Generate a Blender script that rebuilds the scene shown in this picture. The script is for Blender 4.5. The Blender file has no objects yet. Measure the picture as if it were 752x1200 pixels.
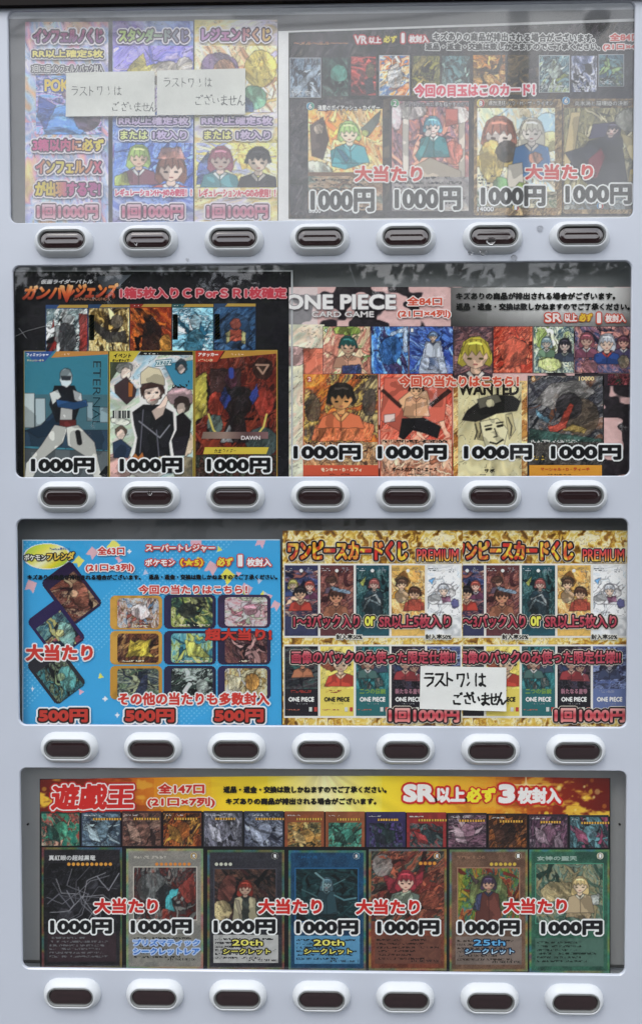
import bpy, bmesh, math, random
import numpy as np
from mathutils import Matrix, Vector

SC = bpy.context.scene
COL = SC.collection

# ------------------------------------------------------------------ camera
FPX, CX, CY = 900.0, 376.0, 600.0
ROW_Z, ROW_PITCH, PITCH = 1.72, 0.35906, 0.12
CAM = np.array([0.02364, -1.08355, ROW_Z - 0.35135])
_p, _y, _r = [math.radians(a) for a in (-1.57, 1.2075, 0.1222)]
Rx = np.array([[1, 0, 0], [0, math.cos(_p), -math.sin(_p)], [0, math.sin(_p), math.cos(_p)]])
Rz = np.array([[math.cos(_y), -math.sin(_y), 0], [math.sin(_y), math.cos(_y), 0], [0, 0, 1]])
Ry = np.array([[math.cos(_r), 0, math.sin(_r)], [0, 1, 0], [-math.sin(_r), 0, math.cos(_r)]])
RM = Rz @ Rx @ Ry
cd = bpy.data.cameras.new('camera')
cam = bpy.data.objects.new('camera', cd)
COL.objects.link(cam)
cd.sensor_fit = 'HORIZONTAL'
cd.sensor_width = 36.0
cd.lens = FPX / 752.0 * 36.0
cd.clip_start, cd.clip_end = 0.02, 3000
M = Matrix.Identity(4)
for i in range(3):
    M[i][0], M[i][1], M[i][2], M[i][3] = RM[i, 0], RM[i, 2], -RM[i, 1], CAM[i]
cam.matrix_world = M
SC.camera = cam

# ------------------------------------------------------------------ light
SUN_EL, SUN_AZ = math.radians(52), math.radians(205)      # azimuth from +Y towards +X: behind the camera, a little left
w = bpy.data.worlds.new('World')
SC.world = w
w.use_nodes = True
nt = w.node_tree
bg = nt.nodes['Background']
sky = nt.nodes.new('ShaderNodeTexSky')
sky.sky_type = 'NISHITA'
sky.sun_disc = False
sky.sun_elevation = SUN_EL
sky.sun_rotation = SUN_AZ
sky.air_density, sky.dust_density, sky.ozone_density = 1.0, 2.5, 1.0
tc = nt.nodes.new('ShaderNodeTexCoord')
nz = nt.nodes.new('ShaderNodeTexNoise')
nz.inputs['Scale'].default_value = 2.6
nz.inputs['Detail'].default_value = 6
nz.inputs['Roughness'].default_value = 0.55
nz.inputs['Distortion'].default_value = 0.6
rp = nt.nodes.new('ShaderNodeValToRGB')
rp.color_ramp.elements[0].position, rp.color_ramp.elements[1].position = 0.30, 0.62
rp.color_ramp.elements[0].color = (.55, .55, .55, 1)
rp.color_ramp.elements[1].color = (1, 1, 1, 1)
cl = nt.nodes.new('ShaderNodeValToRGB')                    # cloud brightness
cl.color_ramp.elements[0].position, cl.color_ramp.elements[1].position = 0.30, 0.72
cl.color_ramp.elements[0].color = (.50, .53, .58, 1)
cl.color_ramp.elements[1].color = (1, 1, 1, 1)
cm = nt.nodes.new('ShaderNodeVectorMath'); cm.operation = 'SCALE'
cm.inputs['Scale'].default_value = 12.5
mx = nt.nodes.new('ShaderNodeMix'); mx.data_type = 'RGBA'
nt.links.new(tc.outputs['Generated'], nz.inputs['Vector'])
nt.links.new(nz.outputs['Fac'], rp.inputs['Fac'])
nt.links.new(nz.outputs['Fac'], cl.inputs['Fac'])
nt.links.new(cl.outputs['Color'], cm.inputs[0])
nt.links.new(rp.outputs['Color'], mx.inputs[0])
nt.links.new(sky.outputs['Color'], mx.inputs[6])
nt.links.new(cm.outputs['Vector'], mx.inputs[7])
nt.links.new(mx.outputs[2], bg.inputs['Color'])
bg.inputs['Strength'].default_value = 0.13
sd = bpy.data.lights.new('sun', 'SUN')
sd.energy, sd.angle, sd.color = 0.6, math.radians(20), (1, .96, .9)
sun = bpy.data.objects.new('sun', sd)
COL.objects.link(sun)
sdir = Vector((math.sin(SUN_AZ) * math.cos(SUN_EL), math.cos(SUN_AZ) * math.cos(SUN_EL), math.sin(SUN_EL)))
sun.rotation_euler = (-sdir).to_track_quat('-Z', 'Y').to_euler()
sun.location = (0, -3, 8)
SC.view_settings.view_transform = 'Standard'
SC.view_settings.look = 'None'
SC.view_settings.exposure = 0.68
SC.view_settings.gamma = 1.0
SC.view_settings.use_curve_mapping = False
SC.cycles.max_bounces = 10
SC.cycles.transparent_max_bounces = 16

# ------------------------------------------------------------------ helpers
def P(px, py, d=0.0):
    """photo position -> the point of the plane y = d that shows there"""
    px, py = np.asarray(px, float), np.asarray(py, float)
    v = np.stack([(px - CX) / FPX, np.ones_like(px), -(py - CY) / FPX], -1) @ RM.T
    t = (d - CAM[1]) / v[..., 1]
    return CAM + t[..., None] * v

def PV(px, py, d=0.0):
    return Vector(P(px, py, d))

def MIR(px, py, dist):
    """the point behind the camera, on the plane y = -dist, that a window mirrors at a photo position"""
    q = P(px, py, 0.005)
    v = q - CAM
    t = (dist + 0.005) / v[1]
    return Vector((q[0] + t * v[0], -dist, q[2] + t * v[2]))

def obj(name, me, mat, parent=None):
    o = bpy.data.objects.new(name, me)
    COL.objects.link(o)
    if mat is not None:
        me.materials.append(mat)
    if parent is not None:
        o.parent = parent
    return o

def bobj(name, bm, mat, parent=None, smooth=False):
    me = bpy.data.meshes.new(name)
    bmesh.ops.recalc_face_normals(bm, faces=bm.faces[:])
    bm.to_mesh(me)
    bm.free()
    if smooth:
        for p in me.polygons:
            p.use_smooth = True
    return obj(name, me, mat, parent)

def tag(o, label, cat, group=None, kind=None):
    if label: o['label'] = label
    if cat: o['category'] = cat
    if group: o['group'] = group
    if kind: o['kind'] = kind
    return o

def empty(name, loc=(0, 0, 0)):
    o = bpy.data.objects.new(name, None)
    o.empty_display_size = .05
    COL.objects.link(o)
    o.location = loc
    return o

def box(bm, a, b):
    x0, y0, z0 = a; x1, y1, z1 = b
    v = [bm.verts.new(p) for p in ((x0, y0, z0), (x1, y0, z0), (x1, y1, z0), (x0, y1, z0), (x0, y0, z1), (x1, y0, z1), (x1, y1, z1), (x0, y1, z1))]
    for f in ((0, 1, 2, 3), (4, 5, 6, 7), (0, 1, 5, 4), (1, 2, 6, 5), (2, 3, 7, 6), (3, 0, 4, 7)):
        bm.faces.new([v[i] for i in f])

def tube(bm, pts, rad, n=8, cap=True):
    pts = [Vector(p) for p in pts]
    rad = rad if isinstance(rad, (list, tuple)) else [rad] * len(pts)
    rings = []
    for i, p in enumerate(pts):
        t = (pts[min(i + 1, len(pts) - 1)] - pts[max(i - 1, 0)]).normalized()
        u = t.cross(Vector((0, 0, 1)))
        if u.length < .05: u = t.cross(Vector((0, 1, 0)))
        u.normalize(); v = t.cross(u)
        rings.append([bm.verts.new(p + rad[i] * (math.cos(2 * math.pi * k / n) * u + math.sin(2 * math.pi * k / n) * v)) for k in range(n)])
    for a, b in zip(rings[:-1], rings[1:]):
        for k in range(n):
            bm.faces.new((a[k], a[(k + 1) % n], b[(k + 1) % n], b[k]))
    if cap:
        bm.faces.new(rings[0][::-1]); bm.faces.new(rings[-1])

# ------------------------------------------------------------------ materials
def mat(name, col, rough=.5, spec=.5, metal=0, bump=0, bscale=300, var=0, vscale=20, coat=0):
    m = bpy.data.materials.new(name)
    m.use_nodes = True
    t = m.node_tree; n = t.nodes; b = n['Principled BSDF']
    b.inputs['Base Color'].default_value = (*col, 1)
    b.inputs['Roughness'].default_value = rough
    b.inputs['Specular IOR Level'].default_value = spec
    b.inputs['Metallic'].default_value = metal
    b.inputs['Coat Weight'].default_value = coat
    b.inputs['Coat Roughness'].default_value = .08
    g = n.new('ShaderNodeTexCoord')
    if var:
        q = n.new('ShaderNodeTexNoise'); q.inputs['Scale'].default_value = vscale; q.inputs['Detail'].default_value = 5
        r = n.new('ShaderNodeMapRange'); r.inputs[3].default_value = 1 - var; r.inputs[4].default_value = 1 + var
        x = n.new('ShaderNodeVectorMath'); x.operation = 'SCALE'; x.inputs[0].default_value = col
        t.links.new(g.outputs['Object'], q.inputs['Vector']); t.links.new(q.outputs['Fac'], r.inputs[0])
        t.links.new(r.outputs[0], x.inputs['Scale']); t.links.new(x.outputs[0], b.inputs['Base Color'])
    if bump:
        q = n.new('ShaderNodeTexNoise'); q.inputs['Scale'].default_value = bscale; q.inputs['Detail'].default_value = 3
        u = n.new('ShaderNodeBump'); u.inputs['Strength'].default_value = bump; u.inputs['Distance'].default_value = .0006
        t.links.new(g.outputs['Object'], q.inputs['Vector']); t.links.new(q.outputs['Fac'], u.inputs['Height'])
        t.links.new(u.outputs[0], b.inputs['Normal'])
    return m

def ink(name, rough, spec, coat=0):
    m = bpy.data.materials.new(name)
    m.use_nodes = True
    t = m.node_tree; b = t.nodes['Principled BSDF']
    a = t.nodes.new('ShaderNodeAttribute'); a.attribute_name = 'print'
    t.links.new(a.outputs['Color'], b.inputs['Base Color'])
    b.inputs['Roughness'].default_value = rough
    b.inputs['Specular IOR Level'].default_value = spec
    return m

M_PANEL = mat('painted_metal', (.505, .545, .625), .34, .45, bump=.10, bscale=900, var=.06, vscale=7, coat=.45)
M_PLAST = mat('white_plastic', (.56, .59, .62), .38, .4, bump=.04, bscale=700)
M_RIM = mat('rim_plastic', (.17, .18, .18), .32, .5)
M_LENS = mat('smoky_lens', (.022, .010, .012), .16, .6, coat=1, var=.25, vscale=90)
M_DARK = mat('dark_trim', (.008, .006, .006), .6, .1)
M_BACK = mat('grey_backing', (.15, .158, .16), .5, .4, var=.08, vscale=9)
M_CAB = mat('cabinet_metal', (.60, .63, .66), .4, .4)
M_RIVET = mat('rivet', (.012, .012, .012), .6, .2)
M_INK = ink('printed_paper', .5, .12)
M_FOIL = ink('foil_card', .35, .25)
M_PEN = mat('sleeve_plastic', (.55, .57, .58), .2, .6)
M_ASPH = mat('asphalt', (.07, .07, .07), .9, .2, var=.25, vscale=2)
M_CONC = mat('pole_concrete', (.32, .32, .31), .8, .2, var=.15, vscale=3)
M_WIRE = mat('cable_rubber', (.01, .01, .01), .6, .2)
M_LEAF = mat('leaves', (.030, .050, .018), .6, .3, var=.5, vscale=1.5)
M_BARK = mat('bark', (.06, .045, .035), .9, .1, var=.3, vscale=4)

def pane_mat(name, haze_dust, blur):
    m = bpy.data.materials.new(name)
    m.use_nodes = True
    t = m.node_tree; n = t.nodes
    n.remove(n['Principled BSDF'])
    out = n['Material Output']
    lw = n.new('ShaderNodeLayerWeight'); lw.inputs['Blend'].default_value = .5
    pw = n.new('ShaderNodeMath'); pw.operation = 'POWER'; pw.inputs[1].default_value = 5
    ma = n.new('ShaderNodeMath'); ma.operation = 'MULTIPLY_ADD'; ma.inputs[1].default_value = .955; ma.inputs[2].default_value = .045
    tr = n.new('ShaderNodeBsdfTransparent'); tr.inputs[0].default_value = (.985, .99, .99, 1)
    gl = n.new('ShaderNodeBsdfGlossy'); gl.inputs['Roughness'].default_value = blur
    df = n.new('ShaderNodeBsdfDiffuse'); df.inputs[0].default_value = (.62, .63, .63, 1)  # matte film: dust plus painted sky haze
    m1 = n.new('ShaderNodeMixShader'); m2 = n.new('ShaderNodeMixShader')
    tc = n.new('ShaderNodeTexCoord')
    q = n.new('ShaderNodeTexNoise'); q.inputs['Scale'].default_value = 6; q.inputs['Detail'].default_value = 8; q.inputs['Roughness'].default_value = .7
    r = n.new('ShaderNodeMapRange'); r.inputs[1].default_value = .35; r.inputs[2].default_value = .75
    r.inputs[3].default_value = haze_dust * .35; r.inputs[4].default_value = haze_dust * 1.8
    L = t.links.new
    L(tc.outputs['Object'], q.inputs['Vector']); L(q.outputs['Fac'], r.inputs[0])
    L(lw.outputs['Facing'], pw.inputs[0]); L(pw.outputs[0], ma.inputs[0]); L(ma.outputs[0], m1.inputs[0])
    L(tr.outputs[0], m1.inputs[1]); L(gl.outputs[0], m1.inputs[2])
    L(r.outputs[0], m2.inputs[0]); L(m1.outputs[0], m2.inputs[1]); L(df.outputs[0], m2.inputs[2])
    L(m2.outputs[0], out.inputs['Surface'])
    return m

M_PANE1 = pane_mat('sky_haze_acrylic', .085, .035)  # pale film strengthened to paint the sky's milky glare into the top pane
M_PANE = pane_mat('clear_acrylic', .003, .02)
M_LENS.node_tree.nodes['Principled BSDF'].inputs['Coat IOR'].default_value = 1.74
M_DROP = bpy.data.materials.new('water'); M_DROP.use_nodes = True
_b = M_DROP.node_tree.nodes['Principled BSDF']
_b.inputs['Transmission Weight'].default_value = 1; _b.inputs['Roughness'].default_value = .02; _b.inputs['IOR'].default_value = 1.33

# ------------------------------------------------------------------ the street mirrored in the windows
bm = bmesh.new()
v = [bm.verts.new(p) for p in ((-1500, -1500, 0), (1500, -1500, 0), (1500, 1500, 0), (-1500, 1500, 0))]
bm.faces.new(v)
tag(bobj('ground', bm, M_ASPH), None, None, kind='structure')

PD = 11.0
pa = MIR(607, 60, PD)
pole = empty('utility_pole', (pa.x, pa.y, 0))
tag(pole, 'tall grey utility pole mirrored in the top window over the right poster', 'pole')
bm = bmesh.new(); tube(bm, [(0, 0, 0), (0, 0, 11)], [.20, .15], 14); bobj('shaft', bm, M_CONC, pole, True)
bm = bmesh.new(); box(bm, (-.9, -.06, 9.0), (.9, .06, 9.14)); bobj('crossarm', bm, M_CONC, pole)
lp = MIR(699, 27, PD)
bm = bmesh.new()
tube(bm, [(.1, 0, lp.z + .25), (lp.x - pa.x - .2, 0, lp.z + .22)], .035, 8)
bobj('lamp_arm', bm, M_CONC, pole)
bm = bmesh.new()
c0 = Vector((lp.x - pa.x, 0, lp.z))
tube(bm, [c0 + Vector((0, 0, .2)), c0 + Vector((0, 0, .1)), c0 + Vector((0, 0, -.08)), c0 + Vector((0, 0, -.16))], [.08, .2, .17, .06], 12)
bobj('lamp_head', bm, M_WIRE, pole, True)
wires = [((-30, 22), (60, 13), (130, 30)), ((-20, 42), (90, 40), (140, 38)), ((300, 16), (345, 12), (380, -3)), ((330, 28), (430, 24), (540, 12)), ((30, 30), (60, 17), (90, 24))]
for i, ws in enumerate(wires):
    a, b, c = [MIR(x, y, PD - .3 * i) for x, y in ws]
    a = a + (a - b) * (1.5 if i in (0, 1) else .6); c = c + (c - b) * (.6)
    bm = bmesh.new()
    pts = [(1 - s) ** 2 * a + 2 * s * (1 - s) * (2 * b - (a + c) / 2) + s * s * c for s in [k / 14 for k in range(15)]]
    tube(bm, pts, .022, 6)
    tag(bobj('overhead_cable', bm, M_WIRE), ['thick sagging overhead cable mirrored above the pink card lottery poster', 'level overhead cable mirrored across the top of the pink poster', 'short steep overhead cable mirrored at the top between the posters', 'long overhead cable mirrored above the dark four-card poster', 'thin looped overhead cable mirrored beside the top edge of the window'][i], 'cable', 'overhead cables')

def tree(px, py, dist, rx, rz, seed, label):
    rng = random.Random(seed)
    top = MIR(px, py, dist)
    root = empty('leafy_tree', (top.x, -dist, 0))
    tag(root, label, 'tree', 'trees mirrored in the windows')
    h = top.z
    bm = bmesh.new()
    tube(bm, [(0, 0, 0), (.05, 0, h * .3), (-.05, .05, h * .6), (0, 0, h * .85)], [.16, .13, .09, .03], 8)
    for k in range(6):
        a = rng.uniform(0, 6.28); z = h * rng.uniform(.35, .65)
        tube(bm, [(0, 0, z), (math.cos(a) * rx * .4, math.sin(a) * rx * .4, z + h * .12), (math.cos(a) * rx * .75, math.sin(a) * rx * .75, z + h * .22)], [.07, .045, .015], 6)
    bobj('trunk', bm, M_BARK, root, True)
    bm = bmesh.new()
    cl = []
    for k in range(60):
        a = rng.uniform(0, 6.28); u = rng.uniform(.1, 1) ** .5; z = rng.uniform(-1, 1)
        s = math.sqrt(max(0, 1 - z * z)) * u
        cl.append(Vector((math.cos(a) * s * rx, math.sin(a) * s * rx, h - rz + z * rz * .86)))
    for c in cl:
        for k in range(160):
            d = Vector((rng.gauss(0, 1), rng.gauss(0, 1), rng.gauss(0, .8))) * .17 * rx
            n = Vector((rng.gauss(0, 1), rng.gauss(0, 1), rng.gauss(0, 1))).normalized()
            u = n.orthogonal().normalized() * rng.uniform(.085, .17); w_ = n.cross(u) * .6
            q = c + d
            bm.faces.new([bm.verts.new(q + u), bm.verts.new(q + w_), bm.verts.new(q - u), bm.verts.new(q - w_)])
    bobj('crown', bm, M_LEAF, root)

tree(60, 326, 13.0, 2.2, 2.4, 1, 'low round tree mirrored behind the black poster')
tree(230, 316, 14.5, 2.3, 2.5, 2, 'leafy tree mirrored at the top right corner of the black poster')
tree(365, 312, 13.0, 1.8, 2.3, 3, 'small tree mirrored in the gap between the two middle posters')
tree(520, 318, 14.0, 2.3, 2.5, 4, 'broad tree mirrored above the petal poster')
tree(680, 312, 13.0, 2.1, 2.4, 5, 'bushy tree mirrored in the upper corner over the silver notice')
tree(-110, 320, 14, 2.3, 2.5, 6, 'dark tree mirrored just past the edge of the black poster')
tree(860, 318, 14, 2.3, 2.5, 7, 'dark tree mirrored just past the end of the silver notice')

# ------------------------------------------------------------------ the vending machine
VM = empty('vending_machine', (0, .3, 0))
tag(VM, 'pale grey vending machine front with four windows and rows of oval buttons', 'vending machine')

def part(name, bm, m, parent=VM, smooth=False):
    o = bobj(name, bm, m, None, smooth)
    if parent is not None:
        o.parent = parent
        o.matrix_parent_inverse = root_inv(parent)
    return o

def root_inv(p):
    m = Matrix.Identity(4)
    while p is not None:
        m = Matrix.Translation(p.location) @ m
        p = p.parent
    return m.inverted()

def mean_rect(Ls, Rs, Ts, Bs):
    f = lambda l, i: float(np.mean([P(x, y)[i] for x, y in l]))
    return f(Ls, 0), f(Rs, 0), f(Bs, 2), f(Ts, 2)
WIN = [mean_rect([(10.8, 100), (10.8, 250)], [(743.5, 100), (742.3, 245)], [(60, 9.5), (376, 6), (700, 3)], [(60, 259), (376, 258.3), (700, 255)]),
       mean_rect([(13.8, 330), (18, 520)], [(741, 330), (737.8, 520)], [(60, 309.5), (376, 308.8), (700, 306)], [(60, 558), (376, 558.6), (700, 558.6)]),
       mean_rect([(19.2, 650), (22, 820)], [(735.8, 650), (734.6, 820)], [(60, 608), (376, 608), (700, 608)], [(60, 850), (376, 851), (700, 853)]),
       mean_rect([(22.8, 930), (26, 1110)], [(735, 930), (732, 1110)], [(60, 900.4), (376, 902), (700, 904.5)], [(60, 1135.6), (376, 1139), (700, 1144)])]

def rrect(x0, x1, z0, z1, r, n=7):
    pts = []
    for cx, cz, a0 in ((x1 - r, z0 + r, -90), (x1 - r, z1 - r, 0), (x0 + r, z1 - r, 90), (x0 + r, z0 + r, 180)):
        for k in range(n + 1):
            a = math.radians(a0 + 90 * k / n)
            pts.append((cx + r * math.cos(a), cz + r * math.sin(a)))
    return pts

PX0, PX1, PZ0, PZ1 = -.56, .56, .30, 1.90
TOPZ = float(P(376, -0.3, -.008)[2])
PZ1 = WIN[0][3] + .035
bm = bmesh.new()
def loop(pts, y):
    vs = [bm.verts.new((x, y, z)) for x, z in pts]
    return vs, [bm.edges.new((vs[i], vs[(i + 1) % len(vs)])) for i in range(len(vs))]
edges = []
ov, oe = loop([(PX0, PZ0), (PX1, PZ0), (PX1, PZ1), (PX0, PZ1)], 0)
edges += oe
holes = []
for (x0, x1, z0, z1) in WIN:
    hv, he = loop(rrect(x0 - .0012, x1 + .0012, z0 - .0012, z1 + .0012, .0115), 0)
    edges += he
    holes.append((hv, (x0, x1, z0, z1)))
bmesh.ops.triangle_fill(bm, use_beauty=True, use_dissolve=False, edges=edges)
def bridge(a, b):
    for i in range(len(a)):
        j = (i + 1) % len(a)
        bm.faces.new((a[i], a[j], b[j], b[i]))
for hv, (x0, x1, z0, z1) in holes:
    l2, _ = loop(rrect(x0, x1, z0, z1, .0103), .0012)
    l3, _ = loop(rrect(x0, x1, z0, z1, .0103), .004)
    bridge(hv, l2); bridge(l2, l3)
l2, _ = loop([(PX0, PZ0), (PX1, PZ0), (PX1, PZ1), (PX0, PZ1)], .004)
bridge(ov, l2)
part('front_panel', bm, M_PANEL)
bm = bmesh.new(); box(bm, (PX0, .036, .06), (PX1, .72, PZ1 + .04)); part('cabinet', bm, M_CAB)
bm = bmesh.new(); box(bm, (PX0, -.002, .06), (PX1, .034, PZ0 - .002)); part('lower_door', bm, M_PANEL)
bm = bmesh.new(); box(bm, (PX0, -.008, TOPZ), (PX1, -.0005, PZ1 + .04)); part('top_trim', bm, M_DARK)
for i, (x0, x1, z0, z1) in enumerate(WIN):
    bm = bmesh.new(); box(bm, (x0 - .012, .0318, z0 - .008), (x1 + .012, .0338, z1 + .008))
    fr = part('window_backing', bm, mat('backing_%d' % i, [(.30, .30, .31), (.27, .285, .285), (.17, .175, .18), (.42, .425, .425)][i], .5, .4, var=.08, vscale=9))
    bm = bmesh.new()
    x0 -= .006; x1 += .006; z0 -= .005; z1 += .005
    box(bm, (x0, .0042, z0), (x1, .0057, z1))
    part('window_pane', bm, M_PANE1 if i == 0 else M_PANE)
# rivets and rails of the lowest display
for x, y in ((33, 966), (725.5, 966)):
    bm = bmesh.new(); c = PV(x, y, .031); tube(bm, [c, c + Vector((0, -.002, 0))], .0016, 10); part('rivet', bm, M_RIVET)
for a, b in (((20, 1126), (52, 1129)), ((700, 1131.5), (738, 1134.5))):
    bm = bmesh.new(); p, q = PV(*a, .03), PV(*b, .03); box(bm, (p.x, .029, q.z), (q.x, .0315, p.z)); part('display_rail', bm, mat('rail', (.06, .062, .062), .5, .3))

# scratches on the second window
for pts in (((13.5, 396), (30, 388), (54, 381.5)), ((22, 384), (31, 396)), ((408, 308), (417, 334))):
    c = [PV(x, y, .0039) for x, y in pts]
    bm = bmesh.new(); tube(bm, c, .00012, 4); part('scratch', bm, M_PEN)
# buttons
def stadium(hl, r, n=14):
    pts = []
    for s, a0 in ((1, -90), (-1, 90)):
        for k in range(n + 1):
            a = math.radians(a0 + 180 * k / n)
            pts.append((s * hl + r * math.cos(a), r * math.sin(a)))
    return pts
def lathe_stadium(prof, hl, cap=True):
    b = bmesh.new()
    prev = None
    for r, y in prof:
        ring = [b.verts.new((x, y, z)) for x, z in stadium(hl, r)]
        if prev:
            n = len(ring)
            for i in range(n):
                b.faces.new((prev[i], prev[(i + 1) % n], ring[(i + 1) % n], ring[i]))
        prev = ring
    if cap: b.faces.new(prev)
    return b
HL = .0197
mm = .001
bz = lathe_stadium([(22.2 * mm, .0), (22.0 * mm, -1.6 * mm), (21.3 * mm, -3.4 * mm), (19.9 * mm, -6 * mm), (18.0 * mm, -8.6 * mm), (16.3 * mm, -10.4 * mm), (15.2 * mm, -11.1 * mm), (14.4 * mm, -11.2 * mm), (13.9 * mm, -10.9 * mm), (13.7 * mm, -6 * mm)], HL, False)
rm = lathe_stadium([(13.68 * mm, -7 * mm), (13.6 * mm, -10.2 * mm), (13.2 * mm, -10.9 * mm), (12.3 * mm, -10.9 * mm), (11.7 * mm, -10.2 * mm), (11.4 * mm, -6 * mm)], HL, False)
ln = lathe_stadium([(11.42 * mm, -5.5 * mm), (11.35 * mm, -7.4 * mm), (10.7 * mm, -8.3 * mm), (9.4 * mm, -8.8 * mm), (8.4 * mm, -8.6 * mm), (7.6 * mm, -8.9 * mm), (5.4 * mm, -9.2 * mm), (3.0 * mm, -9.3 * mm), (2.0 * mm, -9.1 * mm), (.8 * mm, -9.1 * mm)], HL, True)
meshes = []
for nme, b, m in (('bezel', bz, M_PLAST), ('rim', rm, M_RIM), ('lens', ln, M_LENS)):
    me = bpy.data.meshes.new(nme)
    bmesh.ops.recalc_face_normals(b, faces=b.faces[:])
    b.to_mesh(me); b.free(); me.materials.append(m)
    for p in me.polygons: p.use_smooth = True
    meshes.append(me)
BTN = {}
for r in range(4):
    for c in range(7):
        q = bpy.data.objects.new('selection_button', meshes[0])
        COL.objects.link(q)
        q.parent = VM
        q.location = (PITCH * (c - 3), -.3 + .0004 * 0, ROW_Z - ROW_PITCH * r)
        BTN[r, c] = q
        for nme, me in (('button_rim', meshes[1]), ('button_lens', meshes[2])):
            s = bpy.data.objects.new(nme, me); COL.objects.link(s); s.parent = q

# water drops
def drop(px, py, d, r, label, sx=1.0):
    b = bmesh.new()
    bmesh.ops.create_uvsphere(b, u_segments=20, v_segments=12, radius=r)
    for v in b.verts:
        v.co.y *= .45
        v.co.x *= sx * (1 + .12 * math.sin(3 * v.co.z / r))
    o = bobj('water_drop', b, M_DROP, None, True)
    o.location = PV(px, py, d)
    tag(o, label, 'water drop', 'rain drops on the machine front')
drop(159, 285, -.0112, .0023, 'small water drop on the lens of the second button in the top row')
drop(575, 282, -.0115, .0052, 'large dark water drop on the lens of the sixth button in the top row', 1.25)
drop(175.5, 578, -.0115, .0032, 'water drop on the lens of the second button in the second row')
drop(632.6, 267.6, -.0008, .0042, 'round water drop on bare grey panel between the sixth and seventh top buttons')
drop(566, 295, -.0085, .0050, 'largest water drop on the lower edge of the sixth top button bezel')
drop(551, 295.5, -.007, .0036, 'smaller water drop at the lower corner of the sixth top button bezel')
drop(602, 302, -.0012, .0042, 'water drop on grey panel just below the sixth top button')
drop(219.5, 304, -.0006, .0020, 'tiny water drop on grey panel below the gap of second and third top buttons')

# ------------------------------------------------------------------ printing: small colour rasters turned into flat meshes
def hx(s):
    if not isinstance(s, str): return np.array(s, float)
    s = s.lstrip('#')
    if len(s) == 3: s = ''.join(c * 2 for c in s)
    return np.array([int(s[i:i + 2], 16) for i in (0, 2, 4)], float) / 255
def lin(c):
    c = np.clip(np.asarray(c, float), 0, 1)
    return np.where(c <= .04045, c / 12.92, ((c + .055) / 1.055) ** 2.4)

def sheet(name, parent, X, Y, C, d, keep=None, m=None):
    """grid of photo positions X, Y with sRGB print colours C on the plane y = d"""
    H, W = X.shape
    pts = P(X.ravel(), Y.ravel(), d.ravel() if isinstance(d, np.ndarray) else d).astype(np.float32)
    idx = np.arange(H * W).reshape(H, W)
    f = np.stack([idx[1:, :-1], idx[1:, 1:], idx[:-1, 1:], idx[:-1, :-1]], -1).reshape(-1, 4)
    if keep is not None:
        f = f[keep.ravel()]
    if len(f) == 0: return None
    used = np.unique(f)
    mp = np.zeros(H * W, np.int64); mp[used] = np.arange(len(used))
    f = mp[f]; pts = pts[used]
    cc = np.ones((len(used), 4), np.float32); cc[:, :3] = lin(C.reshape(-1, 3)[used])
    me = bpy.data.meshes.new(name)
    me.vertices.add(len(used)); me.vertices.foreach_set('co', pts.ravel())
    me.loops.add(f.size); me.loops.foreach_set('vertex_index', f.ravel().astype(np.int32))
    me.polygons.add(len(f)); me.polygons.foreach_set('loop_start', np.arange(0, f.size, 4, dtype=np.int32))
    me.polygons.foreach_set('loop_total', np.full(len(f), 4, dtype=np.int32))
    me.update(calc_edges=True)
    a = me.color_attributes.new('print', 'FLOAT_COLOR', 'POINT')
    a.data.foreach_set('color', cc.ravel())
    return obj(name, me, m or M_INK, parent)

class Noise:
    def __init__(s, seed): s.g = np.random.default_rng(seed).random((64, 64))
    def __call__(s, u, v):
        iu, iv = np.floor(u).astype(int), np.floor(v).astype(int)
        fu, fv = u - iu, v - iv
        fu, fv = fu * fu * (3 - 2 * fu), fv * fv * (3 - 2 * fv)
        g = s.g
        a, b = g[iv % 64, iu % 64], g[iv % 64, (iu + 1) % 64]
        c, e = g[(iv + 1) % 64, iu % 64], g[(iv + 1) % 64, (iu + 1) % 64]
        return (a + (b - a) * fu) * (1 - fv) + (c + (e - c) * fu) * fv
    def fbm(s, u, v, o=3):
        t, a, n = 0, .5, 0
        for k in range(o):
            t = t + a * s(u * 2 ** k + 17 * k, v * 2 ** k + 31 * k); n += a; a *= .55
        return t / n

def palette(t, pal, soft=.35):
    pal = np.array([hx(p) for p in pal])
    k = np.clip(t, 0, .9999) * (len(pal) - 1)
    i = np.floor(k).astype(int); f = k - i
    f = np.clip((f - .5) / soft + .5, 0, 1)
    return pal[i] * (1 - f[..., None]) + pal[np.minimum(i + 1, len(pal) - 1)] * f[..., None]
def rank(t):
    o = np.empty(t.size); o[np.argsort(t.ravel())] = np.linspace(0, 1, t.size)
    return o.reshape(t.shape)
def seg(x, y, a, b):
    ax, ay = a; bx, by = b
    dx, dy = bx - ax, by - ay
    t = np.clip(((x - ax) * dx + (y - ay) * dy) / (dx * dx + dy * dy + 1e-9), 0, 1)
    return np.hypot(x - ax - t * dx, y - ay - t * dy)
def inpoly(x, y, pts):
    r = np.zeros(x.shape, bool)
    n = len(pts)
    for i in range(n):
        (x1, y1), (x2, y2) = pts[i], pts[(i + 1) % n]
        if y1 == y2: continue
        r ^= ((y1 > y) != (y2 > y)) & (x < (x2 - x1) * (y - y1) / (y2 - y1) + x1)
    return r

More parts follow.
